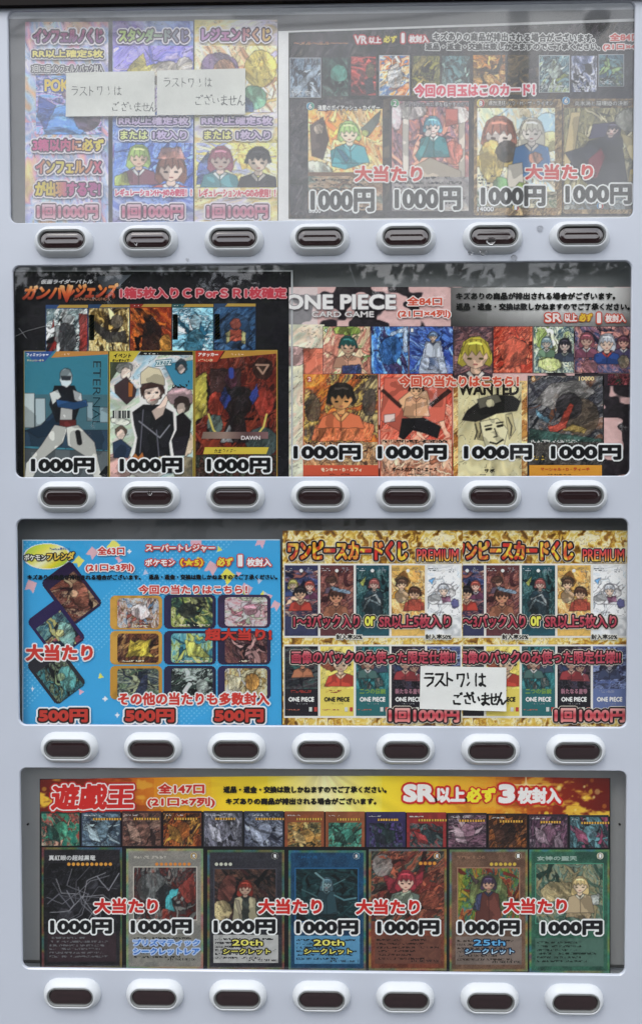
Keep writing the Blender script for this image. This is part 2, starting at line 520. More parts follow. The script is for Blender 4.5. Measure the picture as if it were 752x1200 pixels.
def paint(w, h, seed, pal, shapes=(), sc=26., lines=.055, light=.03, ray=0, inkc='181418', wob=.02, clean=False, gain=1.0):
    """colour print of size w x h (photo pixels): busy abstract colour patches, then loose shapes, then ink lines.  x, y in photo pixels"""
    def f(x, y):
        n1, n2, n3 = Noise(seed), Noise(seed + 1), Noise(seed + 2)
        th = (seed * 2.399) % 3.1416
        us, vs = (x * math.cos(th) + y * math.sin(th)) / 2.6, -x * math.sin(th) + y * math.cos(th)
        if lines <= .001: us, vs = x, y
        u, v = us / (sc * .95) + 20, vs / (sc * .95) + 20
        a, b = n2.fbm(u * 1.3, v * 1.3) - .5, n3.fbm(u * 1.3 + 9, v * 1.3) - .5
        a2, b2 = n3(u * 4.1, v * 4.1 + 3) - .5, n2(u * 4.1 + 8, v * 4.1) - .5
        t = n1.fbm(u + 2.8 * a + .4 * a2, v + 2.8 * b + .4 * b2, 5)
        if ray:
            an = np.arctan2(y - h * .5, x - w * .5)
            t = t * (1 - ray) + ray * n3(an * 4 + 30, np.hypot(x - w / 2, y - h / 2) / sc * .4)
        C = palette(rank(t) * .75 + .25 * np.clip((t - .25) * 2, 0, 1), pal, 1.0)
        busy = 1.0 if lines > .001 else 0.0
        fine = n1.fbm(u * 3.3 + 4 * a, v * 3.3 + 4 * b, 3)
        C = C * (1 + busy * .5 * (fine - .5))[..., None]
        q = np.abs(n2.fbm(u * 2.6 + a * 4, v * 2.6 + b * 4, 3) - .5)
        q2 = np.abs(n3.fbm(u * 2.9 - b * 4, v * 2.9 + a * 4, 3) - .47)
        dk = np.clip((lines * .7 - q) / (lines * .6 + 1e-6), 0, 1) * .5
        C = C * (1 - dk[..., None]) + hx(inkc) * dk[..., None]
        lt = np.clip((light - q2) / (light * .6 + 1e-6), 0, 1) * .28
        C = C * (1 - lt[..., None]) + np.minimum(1, C + .4) * lt[..., None]
        if lines > .02 and ray == 0:
            rs = np.random.default_rng(seed + 77)
            mid = hx(inkc) * .7
            ctr = rs.uniform(.38, .62, 2)
            P8 = np.array([hx(p) for p in pal])
            lum = P8.sum(1)
            br, dkc = P8[lum.argmax()], P8[lum.argmin()]
            big_ = w > 60
            for k in range(34 if big_ else 16):
                an = rs.uniform(0, 6.283); ln = rs.uniform(.12, .5) if big_ else rs.uniform(.2, .6); wd = rs.uniform(.008, .045) if big_ else rs.uniform(.02, .085)
                c0 = ctr + rs.normal(0, .22 if big_ else .13, 2)
                tip = c0 + ln * np.array([math.cos(an), math.sin(an)]) * np.array([1, min(1.25, w / h * 1.2)])
                bend = (c0 + tip) / 2 + rs.normal(0, .07, 2)
                pp = np.array([-math.sin(an), math.cos(an)]) * wd
                pts = [tuple((c0 + pp) * (w, h)), tuple((bend + pp * .8) * (w, h)), tuple(tip * (w, h)), tuple((bend - pp * .6) * (w, h)), tuple((c0 - pp) * (w, h))]
                m_ = inpoly(x + a2 * 3, y + b2 * 3, pts)
                cc = P8[rs.integers(len(P8))] if k % 3 else (np.minimum(1, br * 1.12) if k % 2 else dkc * .8)
                g_ = (.72 + .55 * np.clip(fine, 0, 1))[..., None]
                ed = np.min([seg(x + a2 * 3, y + b2 * 3, pts[i], pts[(i + 1) % 5]) for i in range(5)], axis=0)
                e_ = np.clip(1 - ed / .75, 0, 1)[..., None] * (.3 if big_ else .45)
                C = np.where(m_[..., None], cc * g_, C)
                C = C * (1 - e_) + mid * e_
            C = np.clip((C - .42) * 1.22 + .46, 0, 1) * gain
        X, Y = x / w + wob * 4 * a * (26 / w if w > 60 else .5), y / h + wob * 4 * b * (26 / h if h > 60 else .5)
        tq = n1.fbm(u * 1.9 + 5 + a * 3, v * 1.9 + b * 3, 4)
        tone = np.where(tq > .60, 1.16, np.where(tq > .50, 1.0, np.where(tq > .41, .82, .62)))
        jag = (n2(x / 2.6, y / 2.6) - .5) * 1.5 / w
        asp = h / w
        ol = .62 / w
        for s in shapes:
            k = s[0]
            if k == 'e':
                _, cx, cy, rx, ry, ang, col = s[:7]
                ca, sa = math.cos(math.radians(ang)), math.sin(math.radians(ang))
                dx, dy = X - cx, (Y - cy) * asp
                e = np.hypot((dx * ca + dy * sa) / rx, (-dx * sa + dy * ca) / (ry * asp))
                D = (e - 1) * min(rx, ry * asp)
            elif k == 'p':
                pts = [(p[0], p[1] * asp) for p in s[1]]
                col = s[2]
                ins = inpoly(X, Y * asp, pts)
                D = np.min([seg(X, Y * asp, pts[i], pts[(i + 1) % len(pts)]) for i in range(len(pts))], axis=0)
                D = np.where(ins, -D, D)
            else:
                pts = [(p[0], p[1] * asp) for p in s[1]]
                col = s[3]
                D = np.min([seg(X, Y * asp, pts[i], pts[i + 1]) for i in range(len(pts) - 1)], axis=0) - s[2]
            flat = s[-1] == 'f'
            cl_ = not flat and ((clean and k != 'e') or s[-1] == 'c')
            if not flat and not cl_: D = D + jag
            cc = hx(col) * (np.ones_like(tone) if flat else tone)[..., None]
            if cl_:
                cc = hx(col) * np.where(n3.fbm(x / w * 5 + a, y / w * 5 + b, 2) > .5, 1.05, .84)[..., None]
            elif not flat and busy:
                cc = cc * .86 + C * .14
                cc = cc * (1 - dk[..., None] * .45) + np.minimum(1, cc + .3) * (lt * .5)[..., None] * (1 - dk[..., None])
            cv = np.clip(.5 - D / (ol * 1.2), 0, 1)[..., None]
            C = C * (1 - cv) + cc * cv
            if not flat:
                e = np.clip(1 - np.abs(D) / (ol * 1.2), 0, 1)[..., None] * .5
                C = C * (1 - e) + hx(inkc) * e
        return np.clip(C, 0, 1)
    return f

def fig(cx, cy, r, asp, hair, skin, body, trim='e8e8e8', long=1.2, lean=0, bh=3.0, arm=None):
    """a plain drawn person: long hair, face with fringe, eyes and mouth, clothed shoulders.  r: half face width as a share of the picture width"""
    Q = lambda x, y: (cx + (x + lean * y * .25) * r, cy + y * r / asp)
    L = []
    L.append(('p', [Q(-1.25, -.2), Q(-.95, -1.1), Q(-.3, -1.5), Q(.4, -1.5), Q(1.0, -1.05), Q(1.3, -.1), Q(1.35, long * .6), Q(1.1, long), Q(.7, long * .8), Q(-.6, long * .8), Q(-1.0, long * 1.05), Q(-1.4, long * .7)], hair, 'c'))
    L.append(('p', [Q(-.35, .7), Q(.35, .7), Q(.45, 1.4), Q(-.45, 1.4)], skin, 'c'))
    L.append(('p', [Q(-.5, 1.15), Q(-1.7, 1.55), Q(-2.2, bh), Q(2.2, bh), Q(1.7, 1.55), Q(.5, 1.15), Q(0, 1.6)], body, 'c'))
    L.append(('p', [Q(-.5, 1.15), Q(-.75, 1.35), Q(0, 2.1), Q(.75, 1.35), Q(.5, 1.15), Q(0, 1.7)], trim, 'c'))
    if arm: L.append(('p', [Q(-1.6, 1.7), Q(-1.0, 1.9), Q(-.2, bh * .85), Q(-.6, bh)], arm, 'c'))
    L.append(('p', [Q(-.95, -.5), Q(.95, -.5), Q(.98, .2), Q(.6, .75), Q(0, 1.02), Q(-.6, .75), Q(-.98, .2)], skin, 'c'))
    L.append(('p', [Q(-1.15, .3), Q(-1.15, -.6), Q(-.5, -1.25), Q(.5, -1.25), Q(1.15, -.6), Q(1.15, .3), Q(.85, -.25), Q(.6, .02), Q(.35, -.4), Q(.05, -.02), Q(-.3, -.4), Q(-.55, .02), Q(-.85, -.3)], hair, 'c'))
    for sx in (-.9, -.45, .1, .55, .95):
        L.append(('l', [Q(sx * .8, -1.2), Q(sx * 1.15, -.5), Q(sx * 1.2, -.15)], .05 * r, tuple(hx(hair) * .62), 'f'))
    L.append(('l', [Q(-.5, -.95), Q(.1, -1.02), Q(.5, -.9)], .09 * r, tuple(np.minimum(1, hx(hair) * 1.35 + .08)), 'f'))
    L.append(('l', [Q(0, 1.7), Q(0, bh)], .06 * r, tuple(hx(body) * .6), 'f'))
    e = hx(hair) * .35
    for sx in (-.45, .45):
        L.append(('l', [Q(sx - .1, .2), Q(sx + .1, .22)], .085 * r, tuple(e), 'f'))
    L.append(('l', [Q(-.12, .66), Q(.14, .66)], .05 * r, 'a04c4c', 'f'))
    return L

def quad_grid(q, res):
    """q: rect (x0,y0,x1,y1) or four corners tl,tr,br,bl; returns photo X,Y and local x,y in pixels"""
    if len(q) == 4 and not hasattr(q[0], '__len__'):
        x0, y0, x1, y1 = q
        q = ((x0, y0), (x1, y0), (x1, y1), (x0, y1))
    q = np.array(q, float)
    w = (np.hypot(*(q[1] - q[0])) + np.hypot(*(q[2] - q[3]))) / 2
    h = (np.hypot(*(q[3] - q[0])) + np.hypot(*(q[2] - q[1]))) / 2
    nx, ny = max(2, int(round(w / res))), max(2, int(round(h / res)))
    u, v = np.meshgrid(np.linspace(0, 1, nx + 1), np.linspace(0, 1, ny + 1))
    B = lambda k: (q[0][k] * (1 - u) + q[1][k] * u) * (1 - v) + (q[3][k] * (1 - u) + q[2][k] * u) * v
    return B(0), B(1), u * w, v * h, w, h

def printed(name, parent, q, fn, d, res=.85, m=None, round_=0):
    X, Y, x, y, w, h = quad_grid(q, res)
    C = fn(x, y)
    keep = None
    if round_:
        k = np.minimum(np.minimum(x, w - x), np.minimum(y, h - y))
        cx = np.clip(x, round_, w - round_); cy = np.clip(y, round_, h - round_)
        inn = np.hypot(x - cx, y - cy) <= round_ + .01
        keep = inn[1:, 1:] & inn[:-1, 1:] & inn[1:, :-1] & inn[:-1, :-1]
    return sheet(name, parent, X, Y, C, d, keep, m)

def flat(col):
    c = hx(col)
    return lambda x, y: np.broadcast_to(c, x.shape + (3,)).copy()

# lettering
_gc = {}
def glyphs(s):
    if s in _gc: return _gc[s]
    cu = bpy.data.curves.new('t', 'FONT'); cu.body = s; cu.size = 1; cu.resolution_u = 3
    o = bpy.data.objects.new('t', cu); COL.objects.link(o)
    bpy.context.view_layer.update()
    me = bpy.data.meshes.new_from_object(o.evaluated_get(bpy.context.evaluated_depsgraph_get()))
    me.calc_loop_triangles()
    n = len(me.vertices); co = np.zeros(n * 3); me.vertices.foreach_get('co', co); co = co.reshape(-1, 3)[:, :2]
    tr = np.zeros(len(me.loop_triangles) * 3, np.int32); me.loop_triangles.foreach_get('vertices', tr)
    t = co[tr].reshape(-1, 3, 2)
    bpy.data.objects.remove(o); bpy.data.curves.remove(cu); bpy.data.meshes.remove(me)
    _gc[s] = t
    return t
def dilate(m, r):
    if r < .5: return m
    H, W = m.shape
    out = np.zeros_like(m)
    R = int(r)
    cs = np.zeros((H, W + 1), np.int32); cs[:, 1:] = np.cumsum(m, 1)
    for dy in range(-R, R + 1):
        k = int(math.sqrt(max(0, r * r - dy * dy)))
        lo = np.clip(np.arange(W) - k, 0, W); hi = np.clip(np.arange(W) + k + 1, 0, W)
        hm = (cs[:, hi] - cs[:, lo]) > 0
        if dy >= 0: out[dy:] |= hm[:H - dy] if dy else hm
        else: out[:dy] |= hm[-dy:]
    return out
def letter(parent, s, bx, fill, outs=(), bold=.4, d=.01, slant=0, name='lettering', cell=.44, grad='y', rise=0, clip=None, m=None, cap=.055):
    """bx: ink box of the fill in photo pixels; fill: colour or list of colours (gradient); outs: ((extra radius, colour), ...) outwards; rise: how much the end is higher than the start"""
    t = glyphs(s).copy()
    t[..., 0] += slant * t[..., 1]
    lo, hi = t.reshape(-1, 2).min(0), t.reshape(-1, 2).max(0)
    x0, y0, x1, y1 = bx
    bold = min(bold, cap * (y1 - y0))
    bw, bh = x1 - x0 - 2 * bold, y1 - y0 - 2 * bold
    t = (t - lo) / (hi - lo)
    outs = [(o[0] * .88, o[1]) for o in outs]
    pad = bold + sum(o[0] for o in outs) + 1.2
    ss = cell / 2
    ox, oy = x0 + bold - pad, y0 + bold - pad
    W = int(math.ceil((bw + 2 * pad) / cell)) * 2; H = int(math.ceil((bh + 2 * pad) / cell)) * 2
    tx = (t[..., 0] * bw + pad) / ss; ty = ((1 - t[..., 1]) * bh + pad) / ss
    o = np.argsort(ty, 1)
    tx = np.take_along_axis(tx, o, 1); ty = np.take_along_axis(ty, o, 1)
    msk = np.zeros((H, W), bool)
    for j in range(H):
        yy = j + .5
        k = (ty[:, 0] <= yy) & (ty[:, 2] > yy)
        if not k.any(): continue
        a, b = tx[k], ty[k]
        xl = a[:, 0] + (a[:, 2] - a[:, 0]) * (yy - b[:, 0]) / (b[:, 2] - b[:, 0] + 1e-9)
        up = yy < b[:, 1]
        xs = np.where(up, a[:, 0] + (a[:, 1] - a[:, 0]) * (yy - b[:, 0]) / (b[:, 1] - b[:, 0] + 1e-9), a[:, 1] + (a[:, 2] - a[:, 1]) * (yy - b[:, 1]) / (b[:, 2] - b[:, 1] + 1e-9))
        i0 = np.clip(np.ceil(np.minimum(xl, xs) - .5).astype(int), 0, W); i1 = np.clip(np.ceil(np.maximum(xl, xs) - .5).astype(int), 0, W)
        df = np.zeros(W + 1, int); np.add.at(df, i0, 1); np.add.at(df, i1, -1)
        msk[j] = np.cumsum(df)[:W] > 0
    core = dilate(msk, bold / ss)
    layers = [core]
    r = 0
    for e, c in outs:
        r += e
        layers.append(dilate(core, r / ss))
    cov = [l.reshape(H // 2, 2, W // 2, 2).mean((1, 3)) for l in layers]
    yy, xx = np.meshgrid((np.arange(H // 2) + .5) * cell + oy, (np.arange(W // 2) + .5) * cell + ox, indexing='ij')
    if isinstance(fill, (list, tuple)):
        tt = (yy - y0) / (y1 - y0) if grad == 'y' else (xx - x0) / (x1 - x0)
        if grad == 'n':
            nn = Noise(len(s) + int(x0)); tt = rank(nn.fbm(xx / 16, yy / 22))
        F = palette(np.clip(tt, 0, 1), fill, 1.0)
    else:
        F = np.broadcast_to(hx(fill), xx.shape + (3,)).copy()
    if outs:
        C = np.broadcast_to(hx(outs[-1][1]), xx.shape + (3,)).copy()
        for k in range(len(outs) - 2, -1, -1):
            C = C * (1 - cov[k + 1][..., None]) + hx(outs[k][1]) * cov[k + 1][..., None]
        C = C * (1 - cov[0][..., None]) + F * cov[0][..., None]
    else:
        C = F
    al = cov[-1]
    keep = (al[1:, 1:] + al[:-1, 1:] + al[1:, :-1] + al[:-1, :-1]) / 4 > .42
    if clip:
        cxx = (xx[1:, 1:] + xx[:-1, :-1]) / 2
        keep &= (cxx > clip[0]) & (cxx < clip[1])
    yy = yy - rise * (xx - x0) / (x1 - x0)
    return sheet(name, parent, xx, yy, C, d, keep, m)

def microtext(parent, q, rows, col, d, seed, fillp=.78, name='small_print', th=.5):
    """rows of print too small to read"""
    X, Y, x, y, w, h = quad_grid(q, .45)
    n = Noise(seed)
    rowh = h / rows
    k = np.floor(y / rowh); fr = y / rowh - k
    on = (fr > .2) & (fr < .8) & (n(x / 1.1 + k * 13.7, y / 1.0) > .42) & (n(x / 9 + k * 5.3, k * 3.1) > .16)
    g = np.random.default_rng(seed).uniform(.55, 1, rows + 1)
    on &= x < w * g[np.clip(k.astype(int), 0, rows)]
    keep = on[1:, 1:] & on[:-1, :-1]
    return sheet(name, parent, X, Y, flat(col)(x, y), d, keep)

def badge(parent, x, y, r, cols, s, d):
    def f(a, b):
        t = a / (2 * r)
        C = palette(np.clip(t, 0, 1), cols, .3)
        e = np.clip((np.hypot(a - r, b - r) - r * .8) / .8, 0, 1)[..., None]
        return C * (1 - e) + hx('e8e8e0') * e
    o = printed('badge', parent, (x - r, y - r, x + r, y + r), f, d, .5, None, r - .05)
    letter(o, s, (x - r * .42, y - r * .6, x + r * .42, y + r * .6), 'f6f6f6', [(.5, '282828')], .25, d - .0003)
    return o

D0 = .0160          # poster paper
D1 = D0 - .0005     # cards printed on it
D2 = D0 - .0009     # pictures inside the cards
D3 = D0 - .0013     # small lettering on cards
D4 = D0 - .0018     # headlines and prices

def price(p, x0, y0, x1, y1, s='1000円', d=D4, rise=0, clip=None):
    return letter(p, s, (x0, y0, x1, y1), '101014', [(2.0, 'f4f6f6')], 1.4, d, cap=.08, name='price_lettering', rise=rise, clip=clip)
def jackpot(p, x0, y0, x1, y1, s='大当たり', d=D4 - .0003, rise=0, col='d02a26', o=2.0, b=1.3):
    return letter(p, s, (x0, y0, x1, y1), col, [(o, 'f4f2f0')], b, d, name='headline', rise=rise)

# (posters follow)
def poster(name, q, fn, label, d=D0, res=.95, cat='poster', group=None, m=None):
    o = printed(name, None, q, fn, d, res, m)
    return tag(o, label, cat, group)

NOTE_A = 'キズありの商品が排出される場合がございます。'
NOTE_B = '返品・返金・交換は致しかねますのでご了承ください。'

# ---- top window: three tall card lottery posters
def burst(pal, seed, sc=30, ray=.5):
    return paint(96, 236, seed, pal, (), sc, .02, .05, ray)

def fancy(p, s, bx, fill, o1='3a2440', o2='f2ecf4', b=1.1, w1=1.7, w2=1.6, d=D4, grad='y', slant=0, name='headline'):
    return letter(p, s, bx, fill, [(w1 * 1.05, o1), (w2, o2)], b, d, slant, name, grad=grad)

# pink one
A = poster('lottery_poster', (29.5, 25, 127, 264), burst(['f0d88c', 'eaa4c4', 'a4c4f4', 'f0e6f4', 'b0b4f0', 'b8dcf8', 'e8b080'], 11), 'tall pink and gold card lottery poster in the top window with purple bubble lettering')
fancy(A, 'インフェルノくじ', (39, 33, 121, 50), ['b44a74', '7a4a8c'], b=1.3)
letter(A, 'RR以上確定5枚', (38, 57.5, 121, 67), 'f4e67c', [(2.0, '46404e'), (1.2, 'ecebf0')], .7, D4)
letter(A, '3回に2回インフェルノパック封入', (37, 75, 121, 84.5), 'e8e8e4', [(1.5, '46404e'), (1.0, 'e8e6ec')], .3, D4)
a = printed('picture', A, (42, 88, 119, 157), paint(77, 69, 21, ['5a86c8', '8cb4e4', 'c8a0d0', '4a5ea0', 'e0d4f0'], [('e', .45, .8, .34, .3, -8, '5c9ae0'), ('e', .78, .72, .2, .22, 0, '6a5068'), ('p', [(.05, .35), (.3, .5), (.15, .9), (.02, .7)], '34509a'), ('e', .6, .35, .2, .14, 20, 'd8b0c0')], 22), D1)
letter(a, 'POKé', (52, 92, 88, 107), 'f0cf4a', [(1.3, '3c5ca8')], 1.0, D3)
fancy(A, '3箱以内に必ず', (38, 162, 122, 177), ['d84a90', 'c84a88', 'c45a80', 'e0c850', 'e8d850'], b=1.2, grad='x')
fancy(A, 'インフェルノX', (42, 187, 119, 203), ['d0507a', 'd8c850', 'e0d050', 'd8906a', 'c84a80'], b=1.2, grad='x')
fancy(A, 'が出現するぞ!', (41, 212, 118, 230), ['e4d040', 'd8c048', 'c85a90', 'b8488c', 'a84a8c'], b=1.2, grad='x')
fancy(A, '1回1000円', (43, 239, 115, 256), ['f0d4e0', 'c05a7c', 'f0c8d4'], '5a3c50', b=1.2)

# blue one
B = poster('lottery_poster', (132, 24, 226.5, 264), burst(['7a9ce8', 'a8c0f4', '6a7cc8', 'c8d4f8', '8a70c0'], 12), 'tall blue card lottery poster in the top window between the pink and yellow posters')
fancy(B, 'スタンダードくじ', (139, 33, 221, 49), ['c8dc78', '9ab890', '7a70a8'], b=1.2, grad='x')
a = printed('picture', B, (133, 53, 226, 131), paint(93, 78, 22, ['8478d0', 'a8a0ec', '6a6cc0', 'd8c8f0'], [('p', [(.2, .3), (.38, .1), (.42, .3), (.6, .25), (.45, .5), (.5, .75), (.3, .6), (.05, .7)], 'f0e060'), ('e', .66, .42, .2, .2, 0, 'e8dcc0'), ('e', .9, .3, .1, .13, 0, 'ece2cc')], 22, .03), D1)
letter(B, 'RR以上確定5枚', (139, 136, 221, 146), ['e8d8f0', 'c8b0dc'], [(1.9, '4a4268'), (1.2, 'ecebf4')], .8, D4)
letter(B, 'または', (141, 152.5, 173, 163), 'e4ec98', [(1.9, '4a4a58'), (1.2, 'eeeef4')], .9, D4)
letter(B, '1枚入り', (179, 152.5, 219, 163), 'd8c4ec', [(1.9, '4a4268'), (1.2, 'eeeef4')], .7, D4)
a = printed('picture', B, (134, 167, 226, 219), paint(92, 52, 23, ['5a7ac8', '88a8e4', '7a94d8', '4a62b0'], [*fig(.31, .34, .115, .565, 'b4d078', 'e8c8b0', '8a5868'), ('p', [(.0, .75), (.15, .65), (.2, .95), (.0, .95)], 'b8c860'), *fig(.72, .6, .15, .565, '8a5c50', 'f4d8c8', 'c86870'), ('p', [(.54, .36), (.6, .1), (.84, .1), (.9, .36)], 'e0a094')], 20, .03), D1)
letter(B, 'レギュレーションH～Jのみ使用！！', (135, 220.5, 225, 231), 'd84a70', [(1.3, 'f8f0f4')], .6, D4)
fancy(B, '1回1000円', (143, 239, 215, 256), ['f0d4e0', 'c05a7c', 'f0c8d4'], '5a3c50', b=1.2)

# yellow one
Cc = poster('lottery_poster', (228, 22.5, 325, 264), burst(['f0dc78', 'f6ecb0', 'f0cc80', 'f8f4d8', 'dcd4f0', 'ecc868'], 13), 'tall yellow card lottery poster in the top window beside the dark four-card poster')
fancy(Cc, 'レジェンドくじ', (236, 32, 317, 48), ['c89ad0', 'b86a9c', 'e0c060'], b=1.2, grad='x')
a = printed('picture', Cc, (229, 53, 324, 131), paint(95, 78, 24, ['f0d48c', 'f6e6b4', 'ecb890', 'f8f0d0', 'd0c8e8'], [('e', .3, .35, .24, .25, 10, '7a6090'), ('e', .36, .35, .13, .15, 0, 'f0b080'), ('e', .8, .35, .2, .28, 0, 'f4dc70'), ('e', .72, .78, .16, .18, 20, '7cc0a0'), ('p', [(.55, .7), (.7, .85), (.72, 1), (.5, 1)], '405a8a')], 22, .03), D1)
letter(Cc, 'RR以上確定5枚', (236, 136, 319, 146), ['e8d8f0', 'c8b0dc'], [(1.9, '4a4268'), (1.2, 'f4f0e8')], .8, D4)
letter(Cc, 'または', (239, 152.5, 271, 163), 'f0ec90', [(1.9, '4a4450'), (1.2, 'f4f0e8')], .9, D4)
letter(Cc, '1枚入り', (277, 152.5, 317, 163), 'd8c4e4', [(1.9, '4a4268'), (1.2, 'f4f0e8')], .7, D4)
a = printed('picture', Cc, (230, 167, 324, 219), paint(94, 52, 25, ['f0dc8c', 'ecd078', 'f4ecb4', 'a8b0e0'], [('p', [(.02, .5), (.15, .2), (.3, .6), (.2, .95), (0, .95)], '5a70b8'), *fig(.3, .4, .12, .553, 'c87088', 'f4d8cc', '68aeb8', 'e8f0f0'), *fig(.77, .42, .125, .553, '2c2a30', 'ecd4c0', '38343c', 'c8c0b8', .2)], 20, .03), D1)
letter(Cc, 'レギュレーションA～Gのみ使用！！', (233, 220.5, 323, 231), 'd84a60', [(1.3, 'f8f0e8')], .6, D4)
fancy(Cc, '1回1000円', (242, 239, 314, 256), ['f0d4e0', 'c05a7c', 'f0c8d4'], '5a3c50', b=1.2)

# ---- top window: four large cards
D = poster('card_poster', ((326, 36), (757, 20.5), (757, 264), (326, 264)), flat('f2f2f2'), 'dark poster of four large illustrated cards on white paper in the top window')
bgf = paint(419, 216, 31, ['1c1a20', '2a2630', '3a3438', '141418', '4a4038'], (), 24, .03, .05)
a = printed('dark_print', D, ((338, 37.5), (757, 24), (757, 253), (338, 256)), bgf, D0 - .0003)
letter(a, '～メル～ルル～～～', (344, 48, 408, 52), ['a05040', 'c8a070'], [], .5, D3, .3)
letter(D, 'VR', (415, 41, 430, 51), 'f4f0f0', [(1.6, 'c0303a')], 1.0, D4, name='headline')
letter(D, '以上', (432, 42.5, 446.5, 50.5), 'f4f0f0', [(1.6, 'c0303a')], .6, D4, name='headline')
letter(D, '必ず', (449, 41, 465, 49.5), 'f0e040', [(1.3, '504020')], .7, D4, name='headline')
letter(D, '1', (470, 38, 474, 50), 'f4f0f0', [(1.6, 'c0303a')], 1.2, D4, name='headline')
letter(D, '枚封入', (479, 40.5, 502, 49.5), 'f4f0f0', [(1.6, 'c0303a')], .5, D4, name='headline')
letter(D, NOTE_A, (507, 36.5, 697, 47.5), '141418', [(1.1, 'e8e8e8')], .75, D4, rise=-2)
letter(D, NOTE_B, (498, 49.5, 703, 58.5), '141418', [(1.0, 'e0e0e0')], .6, D4, rise=0)
letter(D, '全84口', (714, 38, 750, 47.5), 'd05048', [(1.2, 'f0e8e8')], .8, D4)
letter(D, '(21口×4列)', (706, 50, 760, 59), 'd05048', [(1.2, 'f0e8e8')], .6, D4)
small = [(339.5, 67, 376, 114, ['586878', '8ca0b4', '2c303c', 'b8c4d0'], [('p', [(.05, .8), (.9, .1), (1, .25), (.2, .95)], 'a8b8c8')]),
         (377.5, 66, 408.5, 113, ['202c2c', '385850', '141818', '607870'], [('e', .6, .4, .32, .22, 0, '4c9080')]),
         (410.5, 65, 441, 112, ['a03434', 'c05850', '702428', '301818'], [('e', .75, .35, .18, .2, 0, '78784c'), ('p', [(.5, .6), (.8, .5), (.9, .9), (.6, .95)], '283040')]),
         (444, 64, 480, 112, ['d8a050', 'e8e0c8', '5078b0', 'e08040', 'f4ecd8'], [('e', .5, .5, .25, .3, 0, 'e8e4e0')]),
         (482, 64, 516, 112, ['585838', '8c8848', '30302c', 'a89858'], ()),
         (517, 64, 551, 112, ['486068', '688c90', '2c383c', '90a8a0'], ()),
         (553.5, 63, 592.5, 111, ['c8883c', '6c4420', 'e8b868', '40301c'], ()),
         (594, 63, 620, 111, ['3c3424', '6c5838', '201c18'], ()),
         (631, 64, 667.5, 108, ['48606c', '80a0a8', '20303c', 'c0d0c8', '8c9850'], [('e', .5, .4, .2, .2, 0, 'a8b4ac')]),
         (668.5, 64, 700, 108, ['303850', '8088a8', 'd8d8e4', '181c2c'], [('e', .65, .35, .14, .13, 0, '101018')]),
         (701, 63, 731, 101, ['385064', '6c9098', '283030', '88a070'], ())]
for i, (x0, y0, x1, y1, pal, sh) in enumerate(small):
    k = printed('card', D, (x0, y0, x1, y1), flat('b8bcc4' if i in (0, 3, 8, 10) else '2c2a2c'), D1, 2)
    printed('picture', k, (x0 + .8, y0 + .8, x1 - .8, y1 - .8), paint(x1 - x0, y1 - y0, 40 + i, pal, sh, 13, .07, .04), D2)
    if i in (0, 8, 9, 10): microtext(k, (x0 + 2, y1 - 11, x1 - 2, y1 - 2), 4, 'e0e4e8', D3, 50 + i)
def bigcard(q, border, pal, sh, seed, pic=None, lines=.045, sc=24):
    x0, y0, x1, y1 = q
    k = printed('card', D, q, border, D1, .9, None, 2)
    x0, y0, x1, y1 = pic or (x0 + 2, y0 + 4, x1 - 2, y1 - 4)
    printed('picture', k, (x0, y0, x1, y1), paint(x1 - x0, y1 - y0, seed, pal, sh, sc, lines, .03, wob=.012, clean=True), D2)
    return k
k = bigcard((340, 116, 449, 252), paint(109, 136, 61, ['24222a', '38343c', '4a4448', '1a1a1e'], (), 22), ['e8b860', 'e08a50', 'f0dc98', 'd8a870', 'f4e8c0'],
    [('p', [(.02, .25), (.2, .12), (.28, .45), (.2, .75), (.05, .7)], '6c5c58'), ('e', .14, .3, .07, .08, 0, 'd8c4b0'), 
     ('p', [(.3, .62), (.5, .52), (.72, .55), (.78, .8), (.5, .9), (.32, .85)], '58b0bc'), *fig(.55, .37, .115, .9, 'b4d888', 'f2e0c8', '58b0bc', '88ccd4', .9, .3, 3.4, '4890b0'), ('p', [(.7, .3), (.98, .02), (.95, .2), (.8, .42)], '68726c'), ('e', .77, .36, .05, .05, 0, 'b0b868'), ('e', .12, .88, .2, .1, 10, 'd8e0d8'), ('p', [(0, .94), (1, .94), (1, 1.1), (0, 1.1)], '7c5c48', 'f')], 62, (361, 127, 448, 206))
printed('text_box', k, (361, 206, 448, 246), paint(87, 40, 63, ['8c6c58', 'a08468', 'b8a088', '6c7c74'], (), 18), D2)
microtext(k, (366, 208, 446, 246), 7, '2a2220', D3, 64)
letter(k, '流星のガイアッシュ・カイザー', (372, 122.5, 445, 129), 'f0f0ec', [(.9, '38343c')], .25, D3)
badge(k, 363.5, 124, 5, ['4a98c0', '48a088'], '6', D3)
letter(k, '8000', (361.5, 244, 376, 249.5), 'f0f0f0', [(.6, '282828')], .4, D3)
